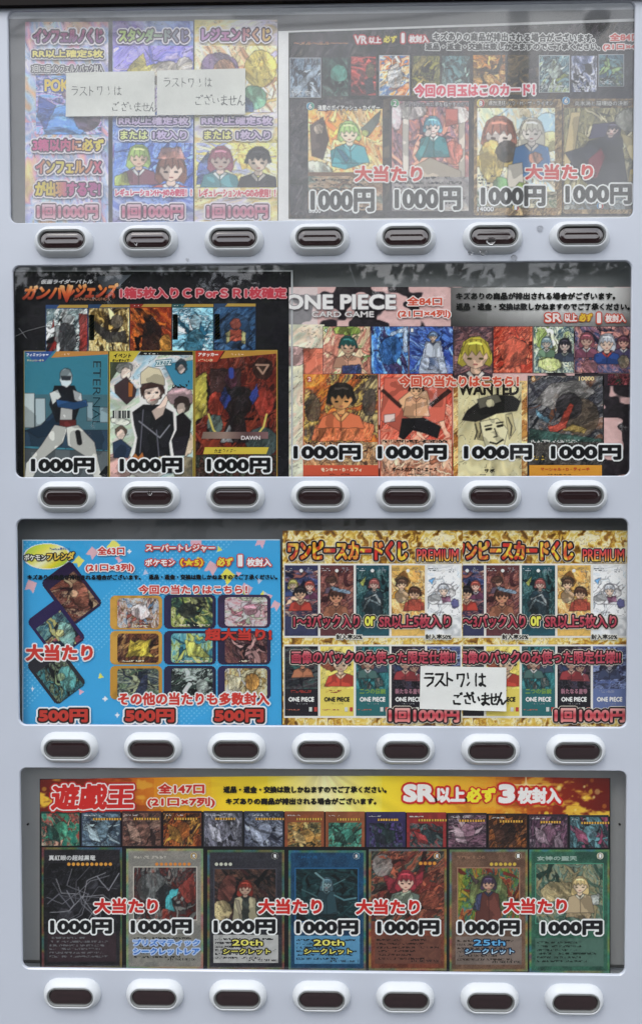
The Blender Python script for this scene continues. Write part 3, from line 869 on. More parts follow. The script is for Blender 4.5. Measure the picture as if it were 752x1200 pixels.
k = bigcard((456, 117, 552.5, 252), flat('2c2a34'), ['8a6a74', 'c08070', 'a87880', '705a70', 'd89a84'],
    [('p', [(.14, 0), (.22, 0), (.22, 1), (.14, 1)], 'ece4d8'), ('p', [(.87, .1), (.95, .1), (.95, 1), (.87, 1)], 'e8dccc'), ('e', .25, .12, .2, .12, 0, 'ece6e0'), ('e', .85, .18, .16, .12, 0, 'e4dcd8'), ('e', .06, .2, .07, .2, 0, 'e0d4d8'),
     ('p', [(.7, .1), (.86, .1), (.86, .3), (.7, .34)], 'c86c60'), ('e', .8, .68, .12, .16, 0, 'd87c6c'), *fig(.53, .34, .095, 1.0, '78c0d8', 'f4e0d8', '3c9098', 'e8f0ec', .9, .2, 4.2),
     ('p', [(.3, .72), (.4, .55), (.46, .42), (.5, .44), (.44, .66), (.36, .8)], '48a0a4'), ('e', .47, .42, .04, .05, 0, 'f4e0d8'), ('p', [(.22, .9), (.5, .74), (.9, .92), (.9, 1.1), (.22, 1.1)], 'd8c8b4')], 66, (459, 118, 549, 207))
printed('text_box', k, (459, 207, 549, 247), paint(90, 40, 67, ['b8b0ac', 'a49c9c', '8c8890', 'c4bab0'], (), 30, .02), D2)
microtext(k, (462, 205, 547, 246), 7, '35323a', D3, 68)
letter(k, 'この日のために夢を描かすのだり', (474, 118.8, 549, 124.4), 'f0eef0', [(.8, '383038')], .2, D3)
badge(k, 462.5, 120.5, 5.2, ['3c9860', '58a878'], '2', D3)
k = bigcard((555, 115.5, 658, 252), paint(103, 137, 69, ['7c6448', '9c8460', '54422e', 'b49c74'], (), 9, .06), ['e4dcc8', 'd0c0a0', 'b8d0e0', 'f0e8b8', 'ccd8c0'],
    [('e', .9, .2, .16, .14, 0, 'a8cce8'), ('e', .95, .4, .14, .12, 0, 'f0e4a0'), *fig(.28, .33, .17, 1.08, 'b0705c', 'f6e6dc', 'eed070', '38302e', .9, 0, 2.4), ('e', .18, .64, .16, .26, 0, 'eed070'), ('e', .38, .52, .14, .13, 0, '38302e'),
     *fig(.7, .29, .125, 1.08, 'ece6d4', 'f8ece4', '5088c4', 'f0e8dc', 2.0, 0, 4.6), ('e', .75, .6, .09, .07, 0, 'd88c68'), ('p', [(.4, .68), (.58, .65), (.6, .95), (.38, .95)], 'e0d8cc'), ('e', .3, .92, .1, .1, 0, '70a868'), ('e', .56, .95, .06, .06, 0, '98b850')], 70, (559, 126, 650, 224))
printed('text_box', k, (559, 224, 652, 243), paint(93, 20, 71, ['8c8878', 'b0a890', '586850', 'a0a8a0'], (), 14), D2)
microtext(k, (560, 203, 582, 226), 5, '383430', D3, 72)
letter(k, '爆獣連結 パウ・M・ザ・ライオン', (572, 117.3, 648, 123.3), 'f2f0ec', [(.8, '40362c')], .2, D3)
badge(k, 563, 120.5, 5, ['e0c848', 'c04040'], '8', D3)
badge(k, 604, 243, 4.2, ['e0c040', 'b83838'], '1', D3)
letter(k, '14000', (559, 241.5, 578.5, 247.5), 'f0f0f0', [(.6, '282828')], .4, D3)
k = bigcard((659, 115, 757, 250), paint(98, 135, 73, ['6c5a44', '8c7658', '4c3e30', 'a08a68'], (), 9, .06), ['8a8460', '6c6850', 'a8a078', '505040', 'b8b090'],
    [('p', [(.08, .05), (.2, .05), (.08, .85), (-.05, .85)], 'ccb888'), ('p', [(.05, .7), (.3, .4), (.5, .35), (.7, .42), (.78, .95), (.3, .95)], '30323e'), ('p', [(.0, .55), (.45, .4), (.4, .55), (.12, .72)], '3c4050'), ('p', [(.3, .62), (.45, .48), (.5, .6), (.4, .85), (.25, .88)], '7c3444'), *fig(.58, .27, .085, 1.3, '50485c', 'ecd0c8', '343644', '585478', 1.6, -.6, 3.2),
     ('p', [(.35, .2), (.55, .18), (.5, .35), (.3, .38)], '585478'), ('p', [(.68, .3), (.9, .4), (.88, .7), (.8, .6)], 'd8c890'), ('e', .82, .15, .2, .14, 0, 'a8a8a0'), ('p', [(.8, .75), (1, .7), (1, .9), (.78, .9)], 'b8a050'), ('p', [(.75, .92), (.95, 1), (.95, 1.1), (.7, 1)], 'e0e0dc')], 74, (661, 126, 757, 222))
printed('text_box', k, (661, 222, 757, 245), paint(96, 24, 75, ['6c6860', '8c98a0', '504c44', 'a0a4a0'], (), 18), D2)
letter(k, '炎氷渦と龍魂姫の決断', (673, 117.5, 736, 123.5), 'f0f0ec', [(.8, '484038')], .2, D3)
badge(k, 663, 117.5, 5, ['3c90d0', '5898c8'], '6', D3)
badge(k, 703, 241, 4.2, ['3c90d0', 'c05048'], '1', D3)
letter(D, '今回の目玉はこのカード！', (485, 98, 627, 113.5), 'e03a5a', [(1.9, 'f6eef0')], 1.1, D4, name='headline', rise=1.5)
jackpot(D, 415, 193.5, 495, 213, o=1.7); jackpot(D, 615, 191.5, 695, 210.5, o=1.7)
price(D, 363.5, 220.5, 439, 248); price(D, 462, 219, 540, 246); price(D, 563, 217, 639, 241.5, rise=0); price(D, 662, 215, 740, 239)

# ---- second window: black poster in a clear sleeve
E = poster('card_poster', (14, 318, 341, 566), paint(327, 248, 81, ['16151b', '1c1b22', '121217', '1e1c22'], (), 40, .0, .0), 'black poster of eight cards in a clear sleeve in the second window')
for q in ((14, 316.2, 343, 318), (341, 318, 343, 566)):
    printed('sleeve_edge', E, q, flat('b8bcbc'), D0 - .001, 2, M_PEN)
bm_ = bmesh.new(); c_ = PV(219.8, 320.3, D0 - .0015); tube(bm_, [c_, c_ + Vector((0, -.002, 0))], .0032, 14)
me_ = bpy.data.meshes.new('peg'); bm_.to_mesh(me_); bm_.free(); obj('peg', me_, M_RIVET, E)
letter(E, '仮面ライダーバトル', (48, 327, 109, 332.5), 'e8e8e8', [(.8, '303036')], .35, D4, .25)
swoosh = printed('logo_streak', E, (108, 321, 154, 346), flat('b8c0c8'), D1, 1)
def sw(x, y):
    t = np.clip(x / 46, 0, 1)[..., None]
    return hx('16151b') * (1 - t) * .5 + hx('a8b4c0') * (1 - (1 - t) * .5) * (.55 + .45 * t)
bpy.data.objects.remove(swoosh)
X_, Y_, x_, y_, w_, h_ = quad_grid(((112, 324), (154, 321.5), (128, 346), (124, 344)), .8)
sheet('logo_streak', E, X_, Y_, sw(x_, y_), D1)
letter(E, 'ガンバ', (26, 334, 76, 351), ['f4d8a0', 'e0803c', 'c05030', '8a3428'], [(.8, '3c1c18')], 1.1, D4, .35, 'headline')
letter(E, 'レジェンズ', (76, 331, 139, 349.5), ['f4d8a0', 'e0803c', 'c05030', '8a3428'], [(.8, '3c1c18')], 1.1, D4, .35, 'headline')
letter(E, 'V', (70, 334, 86, 354), ['f0c080', 'd86030', '902c24'], [], 1.0, D4 - .0002, 0, 'headline')
letter(E, 'GANBALEGENDS', (86, 348, 129, 351.8), 'a07058', [], .2, D4)
letter(E, '1箱5枚入りＣＰorＳＲ1枚確定', (140.5, 336.5, 336, 349.5), 'c8404e', [(1.0, 'd8a8ac')], 1.0, D4, name='headline')
sm = [(53.5, 357, 103, 412, ['a8b8b8', '48585c', 'e0e4e0', '1c2024', '8c2c28'], [('p', [(.78, .1), (.97, .1), (.97, .95), (.78, .95)], 'a03430'), ('e', .5, .2, .14, .1, 0, 'b0b4b4'), ('p', [(.35, .32), (.65, .32), (.72, .7), (.6, .98), (.35, .98), (.28, .6)], '3c3c40'), ('p', [(.22, .38), (.32, .34), (.3, .75), (.22, .7)], '909898')]),
      (103.5, 356.5, 152, 411.5, ['c8a860', 'e4d4a0', '806838', '382c1c'], [('p', [(.1, .25), (.5, .5), (.9, .5), (.95, .75), (.45, .72), (.05, .4)], '2c2a2c'), ('e', .68, .28, .15, .14, 0, '544c44')]),
      (152.5, 356, 201, 411, ['481c14', '8c3820', 'c87030', '201010'], [('p', [(.25, .9), (.3, .35), (.55, .25), (.75, .4), (.7, .9)], '241618'), ('e', .85, .75, .15, .2, 0, 'e0a048')]),
      (201.5, 356, 250, 411, ['60a0b8', 'a8d4e0', '2c6078', 'e4f0f4', '487c90'], [('e', .55, .3, .13, .15, 0, 'a0c0cc'), ('p', [(.3, .9), (.4, .5), (.6, .45), (.8, .6), (.7, .95)], '3c7890')]),
      (250.5, 355.5, 299.5, 410.5, ['1c2c44', '2c4868', '406080', '182030'], [('e', .5, .5, .36, .36, 0, '28405c'), ('e', .5, .36, .13, .13, 0, '8c4030'), ('p', [(.36, .48), (.64, .48), (.68, .72), (.34, .72)], 'b04c34'), ('p', [(.26, .55), (.36, .5), (.36, .75), (.28, .78)], 'c8c080'), ('p', [(.66, .5), (.76, .55), (.74, .78), (.66, .75)], 'c8c080')])]
hd = ['2c4878', '284468', '8c2c24', '2c5a5c', '2c4464']
for i, (x0, y0, x1, y1, pal, sh) in enumerate(sm):
    k = printed('card', E, (x0, y0, x1, y1), flat(hd[i]), D1, 2)
    printed('picture', k, (x0 + .6, y0 + 4.5, x1 - .6, y1 - .4), paint(x1 - x0, y1 - y0, 90 + i, pal, sh, 13, .075, .045), D2)
    printed('stripe', k, ((x0 + 16, y0), (x1, y0), (x1, y0 + 3.4), (x0 + 13, y0 + 3.4)), flat('b89848'), D2, 2)
    letter(k, 'フィニッシャー' if i not in (2, 3) else 'アタッカー' if i == 2 else 'サポート', (x0 + 2, y0 + 1, x0 + 13, y0 + 3.6), 'e8e8e8', [], .15, D3)
    if i in (1, 3, 4): printed('side_stripe', k, (x0 + .8, y0 + 12, x0 + 7, y0 + 42), lambda x, y: palette(((x + y) / 4) % 1, ['d8cc60', '3a3820'], .4), D2, .6)

k = printed('card', E, (28, 411, 127, 560), flat('d8c060'), D1, 2, None)
printed('picture', k, (28.5, 411.5, 126.5, 560), paint(98, 149, 101, ['2c6c84', '3c8498', '4c8c9c', '34586c'],
    [('p', [(-.1, .0), (1.1, 0), (1.1, .34), (-.1, .34)], '3a8296', 'f'), ('p', [(-.1, .34), (1.1, .34), (1.1, .62), (-.1, .62)], '48707c', 'f'), ('p', [(-.1, .62), (1.1, .62), (1.1, .78), (-.1, .74)], '2e4458'), ('p', [(-.1, .76), (1.1, .79), (1.1, 1.1), (-.1, 1.1)], '5c6468'),
     ('p', [(0, .33), (.12, .33), (.12, .6), (0, .6)], 'c4d0d0'), ('p', [(.13, .37), (.25, .37), (.25, .6), (.13, .6)], 'b0c0c4'), ('p', [(.75, .4), (.82, .4), (.82, .55), (.75, .55)], '8ca4ac'), ('p', [(.9, .44), (1, .44), (1, .56), (.9, .56)], '90a8b0'),
     ('p', [(.42, .3), (.34, .48), (.2, .58), (.02, .62), (.16, .68), (.34, .66), (.5, .5)], '22384e'),
     ('p', [(.36, .27), (.6, .27), (.68, .4), (.6, .56), (.38, .56), (.3, .42)], '1c2028'), ('p', [(.44, .42), (.58, .42), (.57, .56), (.42, .56)], 'dcdcd8'), ('p', [(.3, .33), (.4, .3), (.44, .36), (.34, .42)], 'd4d8d4'), ('p', [(.58, .3), (.68, .33), (.7, .42), (.6, .38)], 'ccd0d0'),
     ('p', [(.38, .38), (.6, .4), (.74, .38), (.76, .43), (.6, .46), (.4, .44)], '2c5484'), ('e', .5, .205, .075, .075, 0, 'd8dcdc'), ('p', [(.44, .195), (.56, .195), (.55, .225), (.45, .225)], '384048'), ('p', [(.42, .54), (.62, .54), (.62, .6), (.42, .6)], '702c2c'),
     ('p', [(.36, .58), (.52, .6), (.46, .72), (.2, .86), (.1, 1.0), (.0, 1.0), (.02, .88), (.2, .74)], 'e2e2da'), ('p', [(.5, .6), (.64, .58), (.84, .72), (.88, .86), (.94, 1.02), (.84, 1.02), (.76, .84), (.52, .74)], 'dcdcd4'), ('l', [(.64, .64), (.66, .72)], .03, '1c1c20')], 30, .02, .0, wob=.006, clean=True), D2)
printed('stripe', k, ((28.5, 411.5), (63, 411.5), (52, 424), (40, 424)), flat('34589c'), D2 - .0001, 2)
printed('stripe', k, ((66, 411.5), (126.5, 411.5), (126.5, 415), (60, 419)), flat('c88c48'), D2 - .0001, 2)
letter(k, 'フィニッシャー', (31, 413.6, 57, 417.8), 'e8ecf4', [], .3, D3, .2); letter(k, 'FINISHER', (32, 421, 52, 423.6), 'c8ccb0', [], .15, D3)
letter(k, 'ライダー', (70, 413, 86, 416.6), 'f0d8b8', [], .2, D3)
# ETERNAL runs down the card
t_ = letter(k, 'ETERNAL', (0, 0, 78, 9.5), '1c3440', [(.3, '5c98a4')], .1, D3)
co_ = np.zeros(len(t_.data.vertices) * 3); t_.data.vertices.foreach_get('co', co_); co_ = co_.reshape(-1, 3)
o_ = P(0, 0, D3); ex_ = (P(10, 0, D3) - o_) / 10; ez_ = (P(0, 10, D3) - o_) / 10
lx_ = (co_[:, 0] - o_[0]) / ex_[0]; ly_ = (co_[:, 2] - o_[2]) / ez_[2]
t_.data.vertices.foreach_set('co', P(118.5 - ly_, 423 + lx_, D3).ravel()); t_.data.update()
printed('stripe', k, ((116, 556), (124, 546), (126.5, 546), (126.5, 560), (116, 560))[:4], flat('181c20'), D3, 2)

k = printed('card', E, (128, 410.5, 227, 560), flat('cdb84c'), D1, 2, None)
printed('picture', k, (129, 411.5, 226, 560), paint(97, 149, 102, ['b8d4d4', 'd8e4d8', 'c4d8bc', 'e8dcd8', '9cc0d0'],
    [('p', [(-.1, -.1), (.36, -.1), (.28, .06), (.12, .12), (-.1, .34)], '4c5440'), ('p', [(.65, .1), (1.1, .06), (1.1, .3), (.8, .3)], '3c84a0'), ('e', .85, .36, .16, .08, 10, 'e0b0b8'), ('e', .12, .55, .12, .03, 10, 'dcdcd0'), ('e', .9, .72, .12, .1, 0, 'e4c8a8'), ('e', .1, .9, .2, .1, 0, 'dca8a0'), ('e', .92, .93, .16, .1, 0, '8c7c60'),
     ('e', .17, .13, .1, .045, -10, '70706c'), ('e', .19, .175, .06, .05, 0, 'f0d8c8'), ('p', [(.05, .27), (.2, .2), (.32, .3), (.3, .36), (.2, .42), (.06, .33)], '503c40'), ('p', [(.22, .24), (.28, .26), (.27, .36), (.22, .36)], 'd07c3c'),
     ('e', .13, .63, .07, .045, 0, '4c3830'), ('e', .13, .655, .05, .04, 0, 'f0d8c8'), ('p', [(.03, .72), (.13, .69), (.26, .76), (.22, .84), (.04, .84)], '2c3c54'),
     ('e', .86, .12, .07, .06, 0, '28343c'), ('e', .86, .14, .045, .035, 0, 'f0d8cc'), ('e', .87, .42, .1, .07, 0, '3c2c28'), ('e', .86, .45, .055, .045, 0, 'f2dccc'), ('p', [(.78, .52), (.88, .48), (.98, .55), (.96, .68), (.76, .7)], '242024'), ('p', [(.74, .68), (.96, .66), (.9, .82), (.76, .82)], '2c2830'),
     ('p', [(.24, .45), (.36, .4), (.34, .22), (.42, .12), (.62, .14), (.7, .26), (.68, .38), (.8, .46), (.8, .62), (.74, .7), (.8, .95), (.2, .95), (.3, .68), (.26, .58)], 'f4f2ee', 'f'),
     ('p', [(.27, .48), (.4, .42), (.6, .42), (.76, .48), (.77, .62), (.71, .72), (.75, .96), (.26, .96), (.33, .68), (.29, .58)], '232328'), ('e', .51, .3, .135, .1, 0, '4c3430'), ('e', .51, .335, .095, .085, 0, 'f4dccc'), ('p', [(.36, .29), (.44, .25), (.6, .25), (.66, .3), (.66, .34), (.58, .28), (.42, .3), (.38, .36)], '4c3430'),
     ('p', [(.37, .26), (.37, .17), (.46, .12), (.6, .14), (.66, .22), (.66, .27), (.5, .245)], 'd8ccac'), ('p', [(.5, .47), (.6, .42), (.68, .34), (.7, .38), (.64, .5), (.55, .54)], 'f2d8c8'), ('l', [(.35, .55), (.6, .68), (.72, .58)], .008, '909098', 'f'), ('l', [(.4, .46), (.36, .8)], .006, '70707c', 'f'), ('l', [(.56, .62), (.6, .9)], .006, '70707c', 'f'),
     ('l', [(.46, .33), (.48, .33)], .010, '2c2024', 'f'), ('l', [(.555, .325), (.575, .325)], .010, '2c2024', 'f'), ('l', [(.49, .385), (.54, .38)], .006, 'b05050', 'f'),
     ('e', .46, .93, .24, .07, 0, 'f4ece4'), ('e', .6, .86, .12, .03, -20, 'f0e4b8'), ('p', [(.26, .84), (.3, .8), (.34, .83), (.39, .79), (.42, .86), (.28, .87)], 'e08c4c')], 30, .015, .015, wob=.004, clean=True), D2)
printed('stripe', k, ((129, 411.5), (164, 411.5), (155, 424), (129, 424)), flat('d0bc44'), D2 - .0001, 2)
printed('stripe', k, ((165, 411.5), (226, 411.5), (226, 416), (162, 416)), flat('1c1a18'), D2 - .0001, 2)
letter(k, 'イベント', (133, 413.8, 154, 419.2), '201c14', [], .6, D3, .15); letter(k, 'EVENT', (132, 421, 152, 424), '201c14', [], .25, D3)
letter(k, 'サポート', (168, 412.8, 187, 416), 'e8e8e0', [], .25, D3)
letter(k, 'ZEZTZ', (182, 422.5, 201, 429), 'e8f0f0', [(.8, '2c6c78')], .5, D3, .1, rise=1.5)
letter(k, '！', (220, 445.5, 222, 449), '1c1c1c', [], .3, D3)
microtext(k, (201, 448, 222, 457), 1, '1c1c1c', D3, 5)
printed('barcode', k, (132, 481, 154, 490), lambda x, y: palette((Noise(4)(x / .9, x * 0) > .5) * 1.0, ['e4e4dc', '404444'], .2), D3, .4)

k = printed('card', E, (228, 410, 325, 560), flat('c0a048'), D1, 2, None)
printed('picture', k, (229, 411, 324, 560), paint(95, 149, 103, ['5c2420', '7c3428', '40201c', '8c4030', '2c1818'],
    [('p', [(.18, .14), (.56, .14), (.56, .36), (.18, .36)], '382828'), ('p', [(-.1, .25), (.14, .16), (.14, .5), (-.1, .6)], 'c0b850'), ('e', .25, .42, .1, .1, 0, 'a83c2c'), ('e', .85, .4, .12, .12, 0, 'a43c30'), ('e', .24, .58, .1, .08, 0, '54706c'), ('e', .82, .72, .2, .12, 0, '3c5454'),
     ('l', [(.16, .5), (.22, .62), (.3, .68)], .012, 'd8c868', 'f'), ('l', [(.88, .5), (.84, .6), (.74, .68)], .012, 'd8c868', 'f'),
     ('p', [(.34, .32), (.45, .28), (.62, .28), (.74, .34), (.68, .46), (.6, .52), (.66, .72), (.3, .72), (.42, .52), (.36, .44)], '1c1a1e'), ('p', [(.3, .38), (.36, .28), (.44, .38), (.36, .46)], '2c3c80'), ('p', [(.66, .36), (.76, .26), (.78, .36), (.7, .42)], '34489c'), ('e', .44, .22, .075, .075, 0, '5c3040'), ('l', [(.44, .15), (.44, .2)], .03, '384894', 'f'),
     ('p', [(.3, .72), (.42, .58), (.46, .72)], '9ca0a0'), ('e', .83, .14, .125, .085, 0, '3c2620'), ('l', [(.75, .11), (.9, .11), (.83, .18), (.77, .13)], .012, 'b08c78', 'f')], 18, .05, .04, wob=.01, gain=.85), D2)
printed('stripe', k, ((229, 411), (262, 411), (254, 424), (229, 424)), flat('b8402c'), D2 - .0001, 2)
printed('stripe', k, ((264, 411), (324, 411), (324, 414), (258, 420)), flat('bc8c3c'), D2 - .0001, 2)
printed('name_bar', k, ((238, 506), (314, 506), (314, 514), (236, 514)), lambda x, y: palette(x / 78, ['806c60', '9c8478', '5c4444', '8c6868'], 1), D2 - .0001, .8)
printed('name_bar', k, ((240, 524), (315, 524), (312, 532), (238, 532)), flat('d8c048'), D2 - .0001, 2)
printed('text_box', k, (229, 533, 324, 560), paint(95, 27, 104, ['2c2824', '50342c', '1c1c1c', '40483c'], (), 6, .05), D2 - .0001)
letter(k, 'アタッカー', (232, 413, 256, 417.6), 'f4e0d8', [], .35, D3, .15); letter(k, 'ATTACKER', (232, 420.5, 250, 423.4), 'e8d8b0', [], .15, D3)
letter(k, 'ライダー', (270, 413.5, 286, 416.8), 'f0d8b0', [], .2, D3)
letter(k, 'DAWN', (282.5, 510.5, 305, 515.5), 'f0e8e8', [(.4, '40302c')], .3, D3 - .0002)
letter(k, '仮面ライダー', (251, 525.8, 277, 530.6), '403418', [], .1, D3, .3)
price(E, 36, 536, 111, 554); price(E, 140, 536, 214, 554); price(E, 242, 536, 317, 554)

# ---- second window: petal poster
def petals(x, y):
    n, n2 = Noise(7), Noise(8)
    v = n.fbm(x / 21, y / 15 + .1 * n2(x / 8, y / 8), 2)
    C = palette(np.clip((v - .5) * 14 + .5, 0, 1), ['2c262c', 'e8c0bc'], .5)
    g = n2.fbm(x / 5, y / 5) * .12
    return np.clip(C - g[..., None] + .05, 0, 1)
F = poster('card_poster', (338.5, 336, 745, 566), petals, 'petal patterned poster of pirate card pictures with a sepia wanted card in the second window')
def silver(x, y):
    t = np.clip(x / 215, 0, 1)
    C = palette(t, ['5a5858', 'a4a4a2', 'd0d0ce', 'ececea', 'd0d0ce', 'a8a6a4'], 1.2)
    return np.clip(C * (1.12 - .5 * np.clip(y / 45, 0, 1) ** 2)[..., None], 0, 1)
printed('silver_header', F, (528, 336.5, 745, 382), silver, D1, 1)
printed('pale_margin', F, (338.5, 380, 380, 566), paint(42, 186, 111, ['e8e0c0', 'dce0c8', 'f0d8c0', 'd8c8a8'], [('e', .1, .2, .5, .06, 0, 'e0b0b0'), ('p', [(.4, .15), (1.1, .15), (1.1, .33), (.4, .33)], 'd06850')], 22, .02), D1 + .0001, 1)
printed('title_glare', F, (338.5, 336.5, 372, 381), lambda x, y: petals(x, y) * .45 + .5, D1 + .0002, 1)  # petals whitened here: window reflection painted into the print
letter(F, 'ONE PIECE', (334, 344.5, 464, 362.5), 'f4f2f0', [(.8, '8a8488')], 1.5, D4, name='headline', clip=(338.5, 900))
letter(F, 'CARD GAME', (365, 364.5, 438, 371.5), 'e8e4e2', [(.5, '6a6468')], .3, D4)
letter(F, '全84口', (476.5, 347, 518, 358), 'd8563e', [(1.4, 'f4e8e4')], 1.0, D4, name='headline')
letter(F, '(21口×4列)', (465.5, 362.5, 528, 373), 'd8563e', [(1.4, 'f4e8e4')], .9, D4, name='headline')
letter(F, NOTE_A, (534, 342.2, 721, 351), '141416', [], .65, D4); letter(F, NOTE_B, (534, 354.8, 738, 363.3), '141416', [], .6, D4)
letter(F, 'SR', (638, 366.5, 658, 377.5), 'f0e4e0', [(1.5, 'cc4a38')], 1.0, D4, name='headline'); letter(F, '以上', (661, 367, 676, 377), 'f0e4e0', [(1.4, 'cc4a38')], .7, D4, name='headline')
letter(F, '必ず', (678.5, 367, 694, 376.5), 'e8c040', [(1.2, 'a86830')], .8, D4, name='headline'); letter(F, '1', (699, 366, 704, 378.5), 'f0e4e0', [(1.5, 'cc4a38')], 1.4, D4, name='headline')
letter(F, '枚封入', (709, 368, 733, 377.5), 'f0e4e0', [(1.4, 'cc4a38')], .6, D4, name='headline')
sm = [(378, 382, 434, 438, ['c88c78', 'a86c60', 'd8c0a0', '7c9c60'], [*fig(.52, .42, .15, 1.0, '2c6460', 'e8c0a0', 'd8a488', 'd8a488', .2, 0, 3), ('p', [(.4, .82), (.8, .8), (.8, 1), (.4, 1)], '4058a0'), ('e', .5, .08, .3, .1, 0, '90b050')]),
      (434.5, 382, 478.5, 438, ['2c4c8c', '4c80c0', '88b8e0', '2c3460', '483c5c'], [('e', .5, .5, .3, .3, 20, '3870b4'), ('l', [(.55, .15), (.9, .05), (.9, .5)], .05, 'c0d0e4')]),
      (479, 382, 531, 438, ['344890', '5478b8', '28346c', '7c9cc8'], [('p', [(.35, .3), (.7, .3), (.85, .98), (.2, .98)], 'c4ccd8'), ('p', [(.45, .35), (.62, .35), (.66, .9), (.42, .9)], '485878'), *fig(.53, .22, .09, 1.08, '7890b0', 'd8c0a8', 'c4ccd8', '485878', .3, 0, 5)]),
      (531.5, 382, 577, 446, ['5c4448', '805c5c', '40343c', '9c7470'], [*fig(.54, .54, .33, 1.4, 'c8b848', 'e4c0a4', '40343c', 'e0d8d0', .8, 0, 3)]),
      (577.5, 382, 624, 437, ['c0503c', '903428', 'd8785c', '5c2420'], [('p', [(.1, .4), (.5, .2), (.9, .4), (.8, .8), (.3, .9)], 'cc6048')]),
      (624.5, 382, 672.5, 437, ['8ca060', 'c8d0a0', '405868', 'e0e4c8', '303c44'], [*fig(.32, .36, .11, 1.15, 'a8c8d0', 'ecdccc', '7c9c80'), *fig(.76, .4, .13, 1.15, '34303c', 'e4d0c4', '485060', 'a0a8a0', 2.4), ('e', .4, .8, .3, .14, 0, 'd0d890')]),
      (673, 382, 741, 437, ['5c3c48', '8c6878', '3c4c70', 'c88c80', '28283c'], [*fig(.2, .3, .1, .81, 'a8606c', 'e8c0ac', '8c5468'), *fig(.84, .34, .09, .81, '6c4450', 'd8a898', '50486c'), *fig(.55, .36, .12, .81, 'c8ccd4', 'd8bca8', '304c8c', 'b04840'), ('e', .25, .85, .14, .14, 0, 'd08c90'), ('e', .84, .75, .1, .14, 0, 'b8a888')])]
for i, (x0, y0, x1, y1, pal, sh) in enumerate(sm):
    k = printed('card', F, (x0, y0, x1, y1), flat('38323a'), D1, 2)
    printed('picture', k, (x0 + .6, y0 + .6, x1 - .6, y1 - .4), paint(x1 - x0, y1 - y0, 120 + i, pal, sh, 13, .06, .04), D2)
    if i in (0, 2, 5): letter(k, '4' if i == 0 else '1' if i == 2 else '2', (x0 + 2, y0 + 2.5, x0 + 5, y0 + 7), 'f0f0e8', [(.8, '407048' if i != 2 else '284880')], .5, D3)
k = printed('card', F, (673, 437.5, 741, 452), flat('342c34'), D1, 2)
printed('picture', k, (712, 438, 741, 451), paint(29, 13, 133, ['6c2c34', '402430', '8c4c50', '2c3c34'], (), 8), D2)
# large cards
k = printed('card', F, (355, 438, 443.5, 566), flat('c8583c'), D1, 2)
printed('picture', k, (356, 438.5, 442.5, 518), paint(87, 80, 141, ['e8a03c', 'd86c34', '6c4434', 'f0c860', '3c3030', 'f4dc90'],
    [ ('p', [(.15, .75), (.4, .58), (.65, .58), (.95, .75), (.9, .98), (.1, .98)], 'dc7850'), *fig(.5, .36, .15, .92, '2c2622', 'e0a468', 'dc7850', 'e8b070', .5, 0, 2.6), ('e', .12, .5, .1, .2, 0, '54483c'), ('e', .88, .4, .1, .2, 0, '4c4440')], 15, .08, .05, ray=.3, wob=.03), D2)
printed('text_box', k, (356, 518, 442.5, 545), paint(87, 27, 142, ['a8704c', 'c89c70', '6c5040', 'd8b888'], (), 12), D2); microtext(k, (358, 516, 442, 522), 1, '2c2420', D3, 143)
printed('name_bar', k, (356, 545, 442.5, 557.2), flat('d25a40'), D2 - .0001, 2)
letter(k, 'モンキー・D・ルフィ', (376, 548, 424, 552.8), 'f0d8b8', [], .35, D3); microtext(k, (386, 554, 418, 557), 1, '402018', D3, 144)
letter(k, '2', (360.5, 441.5, 364.5, 446.5), 'f4e0d0', [(1.2, 'd05040')], .5, D3); letter(k, '3000', (416, 439.5, 432, 444), '382c28', [], .3, D3)
k = printed('card', F, (445, 438, 530, 566), flat('b84830'), D1, 2)
printed('picture', k, (446, 438.5, 529, 515), paint(83, 77, 145, ['d8604c', 'e88c74', 'c04838', 'f0a890', 'b03c30'],
    [('p', [(.05, .05), (.95, .05), (.9, .7), (.3, .9), (.0, .7)], 'd86c58'), ('p', [(.25, .4), (.45, .22), (.65, .25), (.7, .45), (.55, .72), (.35, .65)], 'e8b88c'), *fig(.5, .24, .085, .93, '2c2020', 'e8b88c', 'e0ac84', 'd89c78', .2, 0, 4.4), ('p', [(.0, .25), (.04, .22), (.3, .48), (.27, .52)], '3c2420'), ('p', [(.95, .22), (1, .26), (.72, .5), (.68, .46)], '3c2420'),
     ('p', [(.3, .68), (.6, .66), (.85, .8), (.8, .98), (.62, .9), (.45, .85), (.32, 1), (.25, .95)], '1c1a1e'), ('p', [(.05, .62), (.2, .6), (.2, .72), (.05, .74)], 'e8d0c8')], 22, .04, .02, wob=.012, clean=True), D2)
printed('text_box', k, (446, 515, 529, 566), paint(83, 51, 146, ['d8b094', 'c89c84', 'a86c54', 'e0c4a8'], (), 14, .06), D2); microtext(k, (448, 514, 528, 520), 1, '2c2420', D3, 147)
letter(k, 'ポートガス・D・エース', (459, 547.3, 512, 552.3), '2c1c18', [], .35, D3); microtext(k, (476, 554, 500, 557), 1, '2c1c18', D3, 148)
k = printed('card', F, (531, 446, 617.5, 566), paint(87, 120, 149, ['c8a060', 'd8c088', '905c30', 'b88848'], (), 14, .04), D1, .9)
